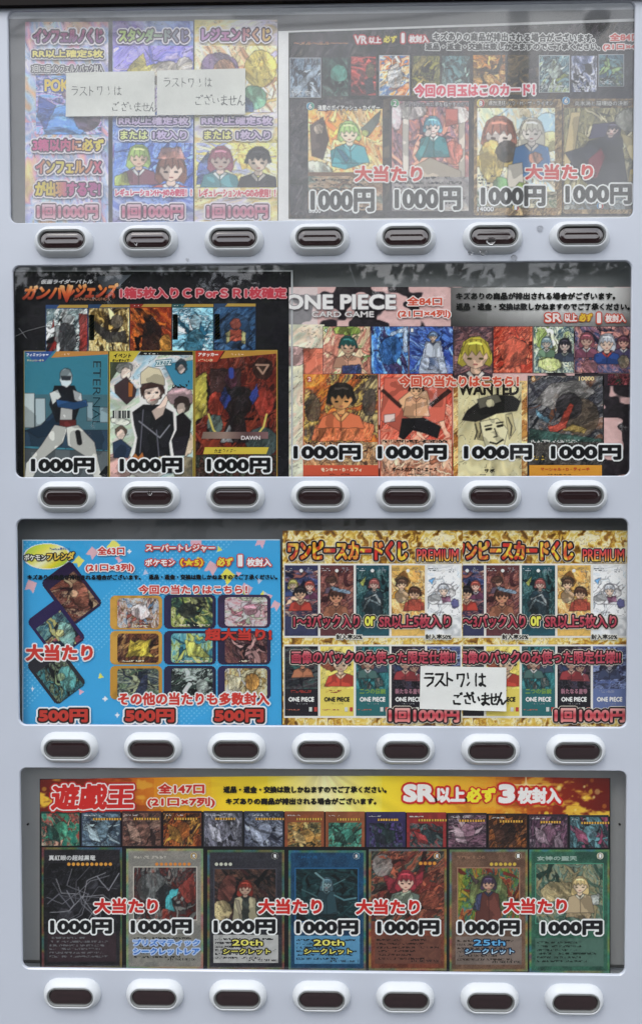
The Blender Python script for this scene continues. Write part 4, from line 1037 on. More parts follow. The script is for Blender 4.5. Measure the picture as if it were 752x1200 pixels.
printed('picture', k, (536.5, 448, 611, 559), paint(75, 111, 150, ['dcd4a8', 'd8cc9c', 'e0dab4'],
    [('p', [(.3, .42), (.62, .38), (.78, .5), (.72, .66), (.55, .76), (.42, .66)], 'e4dcb4'), ('p', [(.06, .4), (.14, .3), (.34, .2), (.6, .13), (.86, .14), (.98, .2), (.92, .3), (.6, .33), (.3, .42)], '242220'), ('p', [(.3, .18), (.62, .12), (.68, .2), (.34, .28)], '787464'), ('e', .5, .22, .07, .045, -10, 'c8c09c'), ('p', [(.26, .42), (.34, .4), (.4, .62), (.3, .6)], 'b8ac80'), ('p', [(.74, .34), (.84, .32), (.9, .5), (.8, .6)], 'c4b88c'),
     ('l', [(.44, .5), (.51, .49)], .02, '28241c', 'f'), ('l', [(.62, .465), (.69, .455)], .02, '28241c', 'f'), ('l', [(.42, .465), (.52, .45)], .012, '38342c', 'f'), ('l', [(.6, .43), (.7, .42)], .012, '38342c', 'f'), ('l', [(.5, .635), (.6, .65), (.7, .605)], .014, '28241c', 'f'), ('l', [(.57, .49), (.61, .57), (.56, .58)], .010, '38342c', 'f'), ('l', [(.27, .44), (.3, .52), (.26, .6)], .012, '4c4638', 'f'), ('l', [(.34, .43), (.36, .52), (.33, .58)], .012, '4c4638', 'f'), ('l', [(.78, .37), (.84, .46), (.82, .56)], .012, '4c4638', 'f'), ('l', [(.44, .72), (.56, .78), (.7, .68)], .010, '4c4638', 'f'), ('p', [(.5, .78), (.72, .66), (.95, .72), (.98, .8), (.4, .82)], '3c3830'), ('l', [(.02, .0), (.98, .0)], .012, '38342c', 'f')], 40, .012, .0, wob=.01, clean=True), D2)
letter(k, 'WANTED', (537, 449, 608, 463), '241e18', [], 1.1, D3, name='headline'); letter(k, 'サボ', (567, 549, 579.5, 554), '241e18', [], .5, D3); microtext(k, (563, 546.5, 583, 548.6), 1, '241e18', D3, 151); microtext(k, (556, 555, 590, 557.6), 1, '241e18', D3, 152)
k = printed('card', F, (618, 440, 707.5, 566), flat('2c2a2c'), D1, 2)
printed('picture', k, (619, 440.5, 706, 518), paint(87, 78, 153, ['3c3c44', '5c5c60', '282a30', '787878', '6c4c3c'],
    [('p', [(.05, .4), (.3, .1), (.7, .05), (.9, .25), (.6, .45), (.3, .5)], '8c8884'), ('e', .72, .62, .24, .28, 10, '54483c'), ('e', .55, .45, .18, .2, 0, '302c30'), ('p', [(.25, .75), (.4, .72), (.56, .4), (.62, .45), (.5, .78), (.3, .86)], 'b04434'), ('p', [(.1, .5), (.2, .6), (.3, .66), (.26, .72), (.1, .6)], '7cb0c8'), ('p', [(0, .78), (.5, .86), (1, .95), (1, 1.1), (0, 1.1)], '34544c'), ('p', [(.45, .8), (.6, .72), (.8, .8), (.75, .86)], 'a08848')], 16, .08, .05, wob=.03), D2)
printed('text_box', k, (619, 518, 706, 545), paint(87, 27, 154, ['3c3834', '54504c', '2c2c2c'], (), 10), D2); microtext(k, (622, 514, 704, 520), 1, 'c8c8c4', D3, 155); microtext(k, (620, 530, 650, 540), 3, 'd8b850', D3, 156)
printed('name_bar', k, (620, 545, 705, 558), flat('e09c38'), D2 - .0001, 2)
letter(k, 'マーシャル・D・ティーチ', (633, 547.8, 691, 552.2), 'c05a28', [], .35, D3); microtext(k, (642, 554.6, 682, 557.4), 1, '3c2810', D3, 157)
letter(k, '10000', (678, 441, 696, 446), 'f0d8a0', [], .35, D3); letter(k, '6', (623, 441, 626.5, 446), 'f0e0c0', [(1.2, 'b07c38')], .4, D3)
letter(F, '今回の当たりはこちら！', (467, 439.8, 608, 453.6), 'd8563e', [(1.3, 'f0d8c8')], 1.2, D4, name='headline')
price(F, 343.5, 521, 423, 539); price(F, 442, 521, 523.5, 539); price(F, 543, 521, 623.5, 539); price(F, 645, 521, 728, 539)

# ---- third window: blue poster with pennants
def blue(x, y):
    C = np.broadcast_to(hx('40ace6'), x.shape + (3,)).copy()
    m = Noise(9).fbm(x / 60, y / 40)
    dots = (np.hypot((x + y) % 6 - 3, (x - y) % 6 - 3) < 1.25) & (np.abs(np.sin((x * .8 + y) / 55)) < .5)
    C[dots] = hx('78caf2')
    rs = np.random.default_rng(3)
    for k, (px, py, a, s, c) in enumerate([(107, 8, 40, 13, 'f0ec70'), (82, 16, 40, 12, 'e8b8c0'), (66, 26, 40, 11, 'f0ec70'), (10, 55, 20, 13, 'e8b8c0'), (205, 8, -10, 15, 'e8b8c8'), (207, 28, 35, 12, 'f0e860'), (222, 34, 30, 14, 'e8b8c0'), (240, 44, 40, 16, 'f0e860'), (262, 60, 30, 14, 'e8b8c0'), (283, 70, 38, 15, 'f0ec60'), (280, 4, 20, 11, 'e8b8c8'), (297, 78, 30, 10, 'e8b8c0')]):
        ca, sa = math.cos(math.radians(a)), math.sin(math.radians(a))
        u, v = (x - px) * ca + (y - py) * sa, -(x - px) * sa + (y - py) * ca
        pm = (np.abs(u) < s * .42) & (v > -s * .5) & (v < s * .5 - (s * .28) * (1 - np.abs(u) / (s * .42)))
        C[pm] = hx(c)
    for k in range(26):
        px, py, a, c = rs.uniform(4, 298), rs.uniform(5, 214), rs.uniform(0, 6.28), ['e8ec60', 'f0b8c8', 'c8d0e8'][k % 3]
        pts = [(px + 4 * math.cos(a + q), py + 4 * math.sin(a + q)) for q in (0, 2.2, 4.0)]
        C[inpoly(x, y, pts)] = hx(c)
    for px, py, r in ((126, 14, 4), (97, 187, 5), (111, 206, 4), (207, 188, 5), (287, 186, 4), (12, 175, 3)):
        st = np.abs(x - px) ** .55 + np.abs(y - py) ** .55 < r ** .55
        C[st] = hx('f4f8fa')
    e = (y < 1.0) | (x < .8)
    C[e] = hx('c8e0f0')
    return C
G = poster('card_poster', ((26, 632.5), (328, 632), (330, 858), (26, 858)), blue, 'bright blue poster with pennants and nine small cards in the third window', res=.8)
def oval(x, y):
    t = np.hypot((x - 32) / 32, (y - 17) / 17)
    return palette(np.clip(x / 64 + (y - 17) / 50, 0, 1), ['c8e050', 'f0e860', 'f8f8d0', 'e8d83c', '90c848'], 1)
X_, Y_, x_, y_, w_, h_ = quad_grid((27, 635, 83, 669), .6)
in_ = np.hypot((x_ - 28) / 28, (y_ - 17) / 15.5) < 1
ed_ = np.hypot((x_ - 28) / 28, (y_ - 17) / 15.5) > .93
oc_ = oval(x_, y_); oc_[ed_] = hx('f4f8f0')
lg = sheet('logo', G, X_, Y_, oc_, D1, in_[1:, 1:] & in_[:-1, :-1])
letter(lg, 'ポケモン', (28, 649.5, 54, 657), 'f6f6e8', [(1.3, '28242c')], .6, D3); letter(lg, 'フレンダ', (54.5, 647.5, 87.5, 657.5), 'ecc850', [(1.4, '28242c')], .8, D3, rise=1)
letter(lg, 'Pokémon FRIENDA', (58, 641.5, 82, 645), '2858a8', [], .15, D3)
def shine(pal, seed, sh=()): return paint(50, 60, seed, pal, sh, 10, .09, .06, gain=.72)
def tilted(cx, cy, w, h, deg):
    ca, sa = math.cos(math.radians(deg)), math.sin(math.radians(deg))
    return tuple((cx + a * w / 2 * ca - b * h / 2 * sa, cy + a * w / 2 * sa + b * h / 2 * ca) for a, b in ((-1, -1), (1, -1), (1, 1), (-1, 1)))
for i, (cx, cy, w_, h_, dg, col, pal, px, py) in enumerate([
        (84, 695, 44, 64, -37, '2c2040', ['6c3830', 'a86450', '3c2028', 'd8b08c', '8c4848'], 86, 698),
        (66, 738, 44, 58, -37, '2c2050', ['3c7088', '8cc0b8', '24304c', 'd8d088', 'a05060'], 68, 742),
        (66, 790, 44, 60, -37, '282830', ['2c6878', '60a8a8', '1c2428', 'a8c090', '3c3c44'], 69, 795)]):
    k = printed('tilted_card', G, tilted(cx, cy, w_, h_, dg), flat(col), D1 - .0001 * i, 1, None, 4)
    printed('picture', k, tilted(px + 1, py + 1, w_ - 8, h_ - 16, dg), shine(pal, 160 + i, [('e', .5, .45, .2, .26, 20, pal[1]), ('e', .4, .35, .1, .08, 0, pal[3])]), D2 - .0001 * i, .7)
nine = [(129, 698, 190, 738, 'd8a448', ['b86c60', 'e8dcd8', 'a87c58', 'f0e8e8', '7898b8'], [('e', .55, .45, .22, .26, 20, 'f0e4e4')]),
        (192, 697, 253, 737, '2c2850', ['202428', '3c6054', '8c9c48', 'd8dc90', '101418'], [('e', .4, .45, .2, .26, 0, '2c3430')]),
        (255, 697, 317, 736, '3c2c50', ['e8c0c8', 'f0dce0', 'd8909c', 'f4ecd8', 'c8d0b8'], [('e', .6, .4, .16, .2, 0, 'e0a0b0')]),
        (129, 739.5, 190, 779, 'd8a448', ['503020', '8c5838', '3c2020', 'b88c58'], [('e', .55, .5, .2, .28, 0, 'e8d050'), ('p', [(.3, .2), (.5, .4), (.8, .15), (.7, .6), (.9, .8), (.5, .75), (.2, .8)], 'e4cc4c')]),
        (192, 739.5, 253, 779, '2c2850', ['58a0b0', '88c4c8', 'c8d878', '387890'], [('p', [(.3, .2), (.55, .3), (.8, .6), (.9, .8), (.4, .75)], 'd8d868')]),
        (255, 739.5, 317, 779, '302848', ['58343c', '8c6058', '2c1c24', 'c89c98'], ()),
        (129, 780.5, 190, 820, 'c89438', ['5c7860', '8c9c7c', '303c50', 'a8b090'], [('p', [(.4, .9), (.55, .3), (.7, .2), (.7, .7), (.6, .95)], '2c3454')]),
        (192, 780.5, 253, 820, '282848', ['1c2424', '3c4c48', '101414', 'c8d8d0', '60806c'], [('e', .72, .6, .14, .25, 0, 'c8d4cc')]),
        (255, 780.5, 317, 820, '302850', ['d8c890', 'e8e0b8', 'b89c60', 'f0ece0'], [('e', .65, .45, .16, .3, 0, 'd89848'), ('p', [(.05, .2), (.4, .3), (.3, .8), (.1, .7)], 'ece4c0')])]
for i, (x0, y0, x1, y1, col, pal, sh) in enumerate(nine):
    k = printed('card', G, (x0, y0, x1, y1), paint(62, 40, 170 + i, [col, col, tuple(hx(col) * .85)], (), 30, 0, 0), D1, 1, None, 4)
    printed('picture', k, (x0 + 8.5, y0 + 3, x1 - 4, y1 - 2), paint(50, 35, 180 + i, pal, sh, 12, .08, .05, gain=.84), D2, .7, None, 2.5)
    microtext(k, (x0 + 14, y1 - 6, x1 - 6, y1 - 2.5), 1, 'e0d8c0', D3, 190 + i)
rw = lambda s, b, bo=.9, o=1.3, **q: letter(G, s, b, 'd23a30', [(o, 'f2f4f4')], bo, D4, name='headline', **q)
rw('全63口', (114, 640.5, 146, 650.5)); rw('(21口×3列)', (100, 660.5, 157, 671))
wr = lambda s, b, bo=.8, c='f4f4f4': letter(G, s, b, c, [(1.3, 'cc3c34')], bo, D4, name='headline')
wr('スーパートレジャー', (170.5, 638, 252, 646.5)); wr('ポケモン', (170, 655, 205, 663.5)); wr('（★5）', (211, 654.5, 238, 664), c='f0d83c')
wr('必ず', (254, 653.5, 273, 663.5), .9, 'f0e050'); wr('1', (278.5, 650, 284.5, 664), 1.8); wr('枚封入', (289, 654, 318, 664))
letter(G, NOTE_A, (32, 673.3, 165, 679.8), '101418', [], .5, D4); letter(G, NOTE_B, (174, 673, 325, 679.5), '101418', [], .5, D4)
rw('今回の当たりはこちら！', (162, 685.5, 290, 696.5), .9, 1.2)
rw('大当たり', (30, 755, 109, 775), 1.5, 1.7)
letter(G, '超大当り!', (240, 736.5, 318.5, 751), 'cc3a30', [(.55, '401418')], 1.2, D4, name='headline')
rw('その他の当たりも多数封入', (138, 811.5, 316, 827), 1.3, 1.5)
for x in (45, 146.5, 251): letter(G, '500円', (x, 831, x + 58, 847), 'c83c30', [(2.4, '1c1414'), (2.0, 'f4f6f8')], 1.9, D4 - .0003, cap=.075, name='price_lettering')

# ---- third window: twin gold pirate lottery posters
def gold(x, y):
    n, n2, n3 = Noise(201), Noise(202), Noise(203)
    a, b = n2.fbm(x / 16, y / 16) - .5, n3.fbm(x / 16, y / 16) - .5
    t = rank(n.fbm(x / 9 + 5 * a, y / 11 + 5 * b, 4) + .25 * n2(x / 40, y / 30))
    C = palette(t, ['5c3c14', 'a87428', 'd8a840', 'f0d060', 'f8ecb0', 'fcf4d8', 'f4dc78', 'e0b448'], 1)
    q = np.clip(1 - np.abs(n3.fbm(x / 6 + 4 * a, y / 9 - 4 * b, 3) - .5) / .035, 0, 1)[..., None] * .5
    return C * (1 - q) + hx('70481c') * q
PK1 = [('343858', ['303858', '50587c', '8c5c58', '20243c', 'c8a890'], [*fig(.24, .3, .12, 1.47, 'c8bc68', 'e8ccb4', '405080'), *fig(.76, .34, .13, 1.47, 'b85c50', 'e8c4b0', '70405c'), *fig(.47, .5, .17, 1.47, '201c20', 'e0b898', 'b84438', 'e0b898', .2)]),
       ('5c3438', ['6c4044', '8c5c50', '4c2c30', 'a87868'], [*fig(.36, .24, .12, 1.47, '704c40', 'd0a088', '605060', 'a08878', .3), *fig(.47, .56, .2, 1.47, '4c3028', 'c89070', 'a06850', 'b87c60', .3), ('p', [(.3, .32), (.9, .42), (.9, .5), (.4, .42)], '88a8c0'), ('e', .3, .2, .16, .08, 0, '704c40')]),
       ('24505c', ['2c4c50', '204044', '507070', '1c2c30'], [*fig(.55, .3, .14, 1.47, 'a05c58', 'd8b8a8', '2c4450', '90a0a4', .8), ('p', [(.1, .25), (.3, .12), (.2, .35)], 'b8c060'), ('p', [(.15, .7), (.45, .5), (.85, .6), (.8, .9), (.3, .95)], '28343c'), ('l', [(.2, .85), (.4, .6), (.8, .75)], .03, '8c9ca0'), ('l', [(.3, .6), (.6, .5), (.75, .7)], .03, 'b0b8b8')]),
       ('d8b060', ['d8b468', 'c89858', 'e8d098', 'a87848'], [('e', .3, .2, .2, .08, 0, '504030'), *fig(.3, .3, .14, 1.47, '6c5040', 'e4c4a4', 'd8a048', 'f0e0c0', .5), *fig(.7, .5, .17, 1.47, '503428', 'e0b898', 'b05040', 'e0b898', .3), ('p', [(.5, .62), (.9, .6), (.9, .85), (.5, .85)], 'b05040'), ('e', .3, .55, .2, .12, 0, 'e0c0a0')]),
       ('e8ecf0', ['e8ecf0', 'f4f4f4', 'd8e0e8'], [('e', .55, .45, .3, .16, 0, 'e8e4e4'), *fig(.5, .42, .14, 1.47, 'd4d8e0', 'e8d0bc', 'f0f0f4', '9c6080', .8), ('e', .2, .6, .2, .1, -20, 'd8d8d8'), ('p', [(.4, .55), (.7, .52), (.72, .66), (.45, .68)], '9c6080'), ('p', [(.05, .2), (.25, .14), (.15, .28)], '60a0d8'), ('e', .85, .7, .12, .1, 0, '484878')])]
PK2 = [('201c24', ['2c3034', '1c1c24', '4c4448', '345450'], [*fig(.55, .34, .16, 1.3, '2c2420', 'c88c6c', 'b87858', '90604c', .3)], '90302c', ''),
       ('ecd868', ['ecd868', 'f0e080'], [('p', [(0, .1), (.6, .1), (.75, .5), (.3, .56), (0, .45)], '7c3830'), *fig(.62, .4, .23, 1.3, '1c1818', 'f0d0b0', 'c84c3c', 'f0d0b0', .2)], 'a04838', ''),
       ('2c6c70', ['2c6468', '3c7c80', '1c4448', '6c6460'], [*fig(.7, .3, .13, 1.3, '484458', 'c8a890', '3c4c60'), *fig(.36, .38, .15, 1.3, '8c5c54', 'd0b098', '4c6c68')], '78a050', '二つの伝説'),
       ('1c1a22', ['28242c', '1c1c24', '4c3c44', '34405c'], [*fig(.7, .48, .14, 1.3, '60405c', 'd0a890', 'a05058'), *fig(.42, .38, .17, 1.3, '181418', 'd8b09c', '983c40', 'd8b09c', .3)], 'a07080', '新たなる皇帝'),
       ('6878a8', ['5c6c9c', '3c4054', '8494bc', '28283c'], [*fig(.5, .36, .17, 1.3, '2c2c3c', '9c98a0', '3c4460', '7c8090', 1.2)], '8890b0', '')]
def pirate(dx, dd, clip0, label):
    xs = lambda q: (max(q[0] + dx, clip0), q[1], max(q[2] + dx, clip0), q[3])
    o0 = poster('lottery_poster', xs((330.5, 621.8, 542, 862)), lambda x, y: gold(x + (40 if dx else 0), y), label, D0 + dd)
    L = lambda par, s, bx, *a, d=D4, **k: letter(par, s, (bx[0] + dx, bx[1], bx[2] + dx, bx[3]), *a, d=d + dd, **k)
    for y0, y1, row in ((660.5, 747.5, 1), (755.5, 841.5, 2)):
        pn = printed('white_panel', o0, xs((332.5, y0, 541, y1)), flat('f0eee8'), D1 + dd, 3)
        for i in range(5):
            x0 = 333.5 + i * 41.7; x1 = x0 + 39
            if x1 + dx <= clip0 + 1: continue
            q = xs((x0, y0 + 2.0, x1, y1 - 2.2))
            if row == 1:
                col, pal, sh = PK1[i]
                k = printed('card_pack', pn, q, paint(39, 82, 210 + i, [col, tuple(np.clip(hx(col) * 1.15, 0, 1)), tuple(hx(col) * .85)], (), 30, 0, .0), D1 + dd - .0002, 1)
                ox = q[0] - dx - x0
                f0 = paint(38, 56, 220 + i, pal, [(s[0], *s[1:]) for s in sh], 12, .06 if i < 4 else .035, .03)
                printed('picture', k, (q[0] + .4, y0 + 8, q[2] - .4, y0 + 62), (lambda f, o: lambda x, y: f(x + o, y))(f0, ox), D2 + dd, .75)
                printed('hang_hole', k, (x0 + 17 + dx, y0 + 6, x0 + 21.6 + dx, y0 + 10.6), flat('f0f0ee'), D3 + dd, .5, None, 2.25) if x0 + 17 + dx > clip0 else None
                if x0 + dx > clip0:
                    microtext(k, (x0 + 1 + dx, y0 + 5, x0 + 14 + dx, y0 + 9), 2, 'c8ccd0' if i < 3 else '50545c', D3 + dd, 230 + i)
                microtext(k, (max(x0 + 25 + dx, clip0 + 1), y0 + 4, x1 - 1 + dx, y0 + 11), 3, 'a8b0b8' if i < 3 else '70747c', D3 + dd, 240 + i)
            else:
                col, pal, sh, tc_, ttl = PK2[i]
                k = printed('card_pack', pn, q, flat(col), D1 + dd - .0002, 3)
                f0 = paint(38, 50, 250 + i, pal, sh, 12, .06 if i != 1 else .015, .03)
                ox = q[0] - dx - x0
                printed('picture', k, (q[0] + .3, y0 + 3, q[2] - .3, y0 + 52), (lambda f, o: lambda x, y: f(x + o, y))(f0, ox), D2 + dd, .75)
                if ttl: L(k, ttl, (x0 + 4, y0 + 51.5, x1 - 4, y0 + 58), tc_, (), .3, d=D3, clip=(clip0, 900))
                else: microtext(k, (max(x0 + 7 + dx, clip0), y0 + 52, x1 - 7 + dx, y0 + 58), 1, tc_, D3 + dd, 260 + i, th=.4)
                L(k, 'ONE PIECE', (x0 + 4.5, y0 + 61.5, x1 - 4.5, y0 + 67), '1c1a18' if i == 1 else 'f0f0ee', (), .45, d=D3, clip=(clip0, 900))
                L(k, 'CARD GAME', (x0 + 12, y0 + 68.5, x1 - 12, y0 + 70.6), '8c8440' if i == 1 else '9ca0a4', (), .1, d=D3, clip=(clip0, 900))
                if x0 + dx > clip0:
                    microtext(k, (x0 + 2 + dx, y0 + 75, x0 + 24 + dx, y0 + 78), 1, 'b06858', D3 + dd, 270 + i)
                    printed('stamp', k, (x1 - 4.5 + dx, y0 + 73.5, x1 - 1 + dx, y0 + 78.5), flat('c04840'), D3 + dd, 1)
                    printed('stamp', k, (x1 - 10.5 + dx, y0 + 73.5, x1 - 7 + dx, y0 + 78.5), flat('d8dcd8'), D3 + dd, 1)
    gr = ['e03c30', 'c83028', 'f0c83c', 'f4e050', 'd84830', 'e8b040', 'c02c34', 'f0d850']
    fl = lambda s, bx, g, b=1.2, w1=2.0, w2=.0, **k: L(o0, s, bx, g, [(w1 * 1.05, '201416')] + ([(w2, 'f0e8d8')] if w2 else []), b, name='headline', clip=(clip0, 900), **k)
    fl('ワンピースカードくじ', (337, 634, 477.5, 657), gr, 1.6, 2.2, .6, grad='n')
    fl('PREMIUM', (488, 643.5, 537, 658), ['d83c5c', 'e86048', 'f4dc58'], .35, 1.5, .6)
    rd = ['f0a8a8', 'c84c5c', 'ac3448', 'd86878']
    fl('1～3パック入り', (343.5, 720.5, 421.5, 736), rd, .6, 2.0, .5)
    fl('or', (427, 722, 439.5, 734), 'f0ec60', .8, 1.8, .5)
    fl('SR以上5枚入り', (444, 720.5, 528, 736), rd, .5, 2.0, .5)
    for x in (393.5, 498): L(o0, '封入率50%', (x, 743.3, x + 31, 749.8), '14120e', [(.8, 'f4f2e8')], .45, clip=(clip0, 900))
    fl('画像のパックのみ使った限定仕様!!', (341.5, 762.5, 533, 778), rd, .5, 2.0, .5)
    fl('1回1000円', (455, 830, 538, 847), ['f4c0b8', 'c8404c', 'f0a8a0'], 1.1, 2.2, .6)
    return o0
pirate(0, -.0022, 331, 'gold pirate card lottery poster in the third window showing its whole title and ten packs')
pirate(194.3, 0, 541, 'gold pirate card lottery poster by the edge of the third window, its first letter covered')

# ---- lowest window
def header(x, y):
    n, n2 = Noise(15), Noise(16)
    t = x / 667
    C = palette(t, ['5c1814', 'a83418', 'e88c20', 'fcd028', 'fce23a', 'fcf4c8', 'fce43c', 'fccc28', 'e89424', '982c14', '5c1410'], 1.3)
    an = np.arctan2(y + 12, x - 330); r = n2(an * 9 + 40, np.hypot(x - 330, y) * .004)
    C = C * (.94 + .12 * r)[..., None]
    f = n.fbm(x / 20, y / 10, 4)
    e = np.clip((f - .55) * 9, 0, 1) * np.clip(np.abs(t - .5) * 3 - .35, 0, 1)
    C = C * (1 - e[..., None]) + hx('f0c040') * e[..., None]
    e = np.clip((.42 - f) * 9, 0, 1) * np.clip(np.abs(t - .5) * 3 - .5, 0, 1) * .8
    C = C * (1 - e[..., None]) + hx('6c1c14') * e[..., None]
    rs = np.random.default_rng(5)
    for k in range(46):
        px, py, r = rs.uniform(540, 662) if k < 38 else rs.uniform(3, 110), rs.uniform(2, 42), rs.uniform(.6, 3.6)
        m = np.clip(r - np.hypot(x - px, y - py), 0, 1)[..., None] * rs.uniform(.35, .95)
        C = C * (1 - m) + hx(['f0d040', 'e8a030', 'f8e890'][k % 3]) * m
    for px, py in ((569, 9),):
        s = np.clip(1.6 - (np.abs(x - px) * np.abs(y - py)) ** .5 * .55 - np.hypot(x - px, y - py) * .05, 0, 1)[..., None]
        C = C * (1 - s) + hx('f8e0a0') * s
    return np.clip(C, 0, 1)
J = poster('card_poster', ((46.5, 913), (715, 912), (715, 1146), (46.5, 1142)), flat('17161a'), 'dark poster of seven large trading cards under a flame yellow banner in the lowest window', D0, 4)
X_, Y_, x_, y_, w_, h_ = quad_grid(((47, 914), (714, 912.5), (714, 957), (47, 953.5)), 1.0)
Y_ = Y_ - 4 * (1 - ((X_ - 380) / 334) ** 2) * .9
hdr = sheet('banner', J, X_, Y_, header(x_, y_), D1)
letter(hdr, '遊戯王', (59, 919, 157, 950), 'd02a26', [(1.7, 'f6f2f0'), (1.9, 'c02a24')], 1.5, D4, .08, 'headline', rise=1)
rw2 = lambda s, b, bo=.9: letter(hdr, s, b, 'cc2c24', [(1.4, 'f4ecd8')], bo, D4, name='headline')
rw2('全147口', (185, 918.5, 239.5, 930.5)); rw2('(21口×7列)', (172.5, 934.5, 252, 947), .9)
letter(hdr, NOTE_B, (261.5, 921.5, 453, 929.8), '181408', [], .7, D4); letter(hdr, NOTE_A, (264.5, 935.3, 441, 943.5), '181408', [], .7, D4)
wr2 = lambda s, b, bo, c='f6f4f2', o=2.4: letter(hdr, s, b, c, [(o * 1.15, 'd02a24')], bo, D4, name='headline', cap=.1)
wr2('SR', (472, 919, 510, 940.5), 1.9); wr2('以上', (511, 922.5, 545, 941), 1.1); wr2('必ず', (546, 923, 581, 941), 1.2, 'f8ec38', 1.6)
wr2('3', (583.5, 919, 603.5, 942), 2.1); wr2('枚封入', (606, 923, 657.5, 942.5), 1.2)
PS = [['2c7064', '48a080', 'c05048', '205048', 'e0b098'], ['48586c', '7c98a8', '2c3848', 'a8bcc4'], ['5c4038', '8c6458', '3c2c2c', 'a88878'], ['4c1c18', 'c06c30', '201418', 'e0a048'], ['50505c', '8c8c9c', '303038', 'b4b4c0'], ['505468', '8890a4', '2c3040', 'a8b0c4'], ['8c5c38', 'c89850', '3c4030', 'e0c080'], ['8c5038', '3c8070', '60a890', '2c4840'], ['3c3050', '2c4444', '584880', '202430'], ['8c2c2c', '2c3c40', '5c6c6c', 'b04040'], ['503848', '8c6878', '302430', 'b8a0a8'], ['6c4024', '2c1c18', 'b06c38', '402820'], ['50384c', '805c70', '2c2430', 'a8909c'], ['384c54', '6c98a0', '202c34', 'a0506c']]
FR = ['22403c', '343c58', '4c3030', '28141c', '3c3c44', '34384c', '9c5434', 'a05c3c', '383060', 'a03434', '30242c', '30201c', '2c2430', '243438']
cw = 667 / 14
for i in range(14):
    x0 = 47 + cw * i + .8; x1 = x0 + cw - 1.8
    u = (i + .5) / 14
    yt = 951.5 + 4.5 * u + (-2.6 * (1 - (2 * u - 1) ** 2)); yb = 991.5 + 2.5 * u
    k = printed('small_card', J, (x0, yt, x1, yb), paint(46, 40, 300 + i, [FR[i], tuple(hx(FR[i]) * .8)], (), 30, 0, 0), D1 - .0001, 1.2, M_FOIL)
    framed = i in (6, 7, 8, 9)
    pt = yt + (13 if framed else 2.5)
    printed('picture', k, (x0 + (3.5 if framed else 1), pt, x1 - (3.5 if framed else 1), yb - .2), paint(44, yb - pt, 320 + i, PS[i], [('e', .5, .55, .2, .3, 20, PS[i][1]), ('p', [(.1, .3), (.4, .5), (.5, .9), (.2, .8)], PS[i][3])], 11, .09, .06, inkc='101014', gain=.85), D2 - .0001, .75, M_FOIL)
    if i != 0:
        n_ = 8 + (i * 3) % 4
        printed('star_row', k, (x0 + 13, yt + 8, x0 + 13 + n_ * 3.1, yt + 10.6), lambda x, y: palette((np.abs((x / 3.1) % 1 - .5) < .3) * 1.0, ['402018', 'e0b048'], .2), D3, .5, M_FOIL)
        microtext(k, (x0 + 3, yt + 3.5, x0 + 26, yt + 6.5), 1, 'c8c8c8', D3, 340 + i)

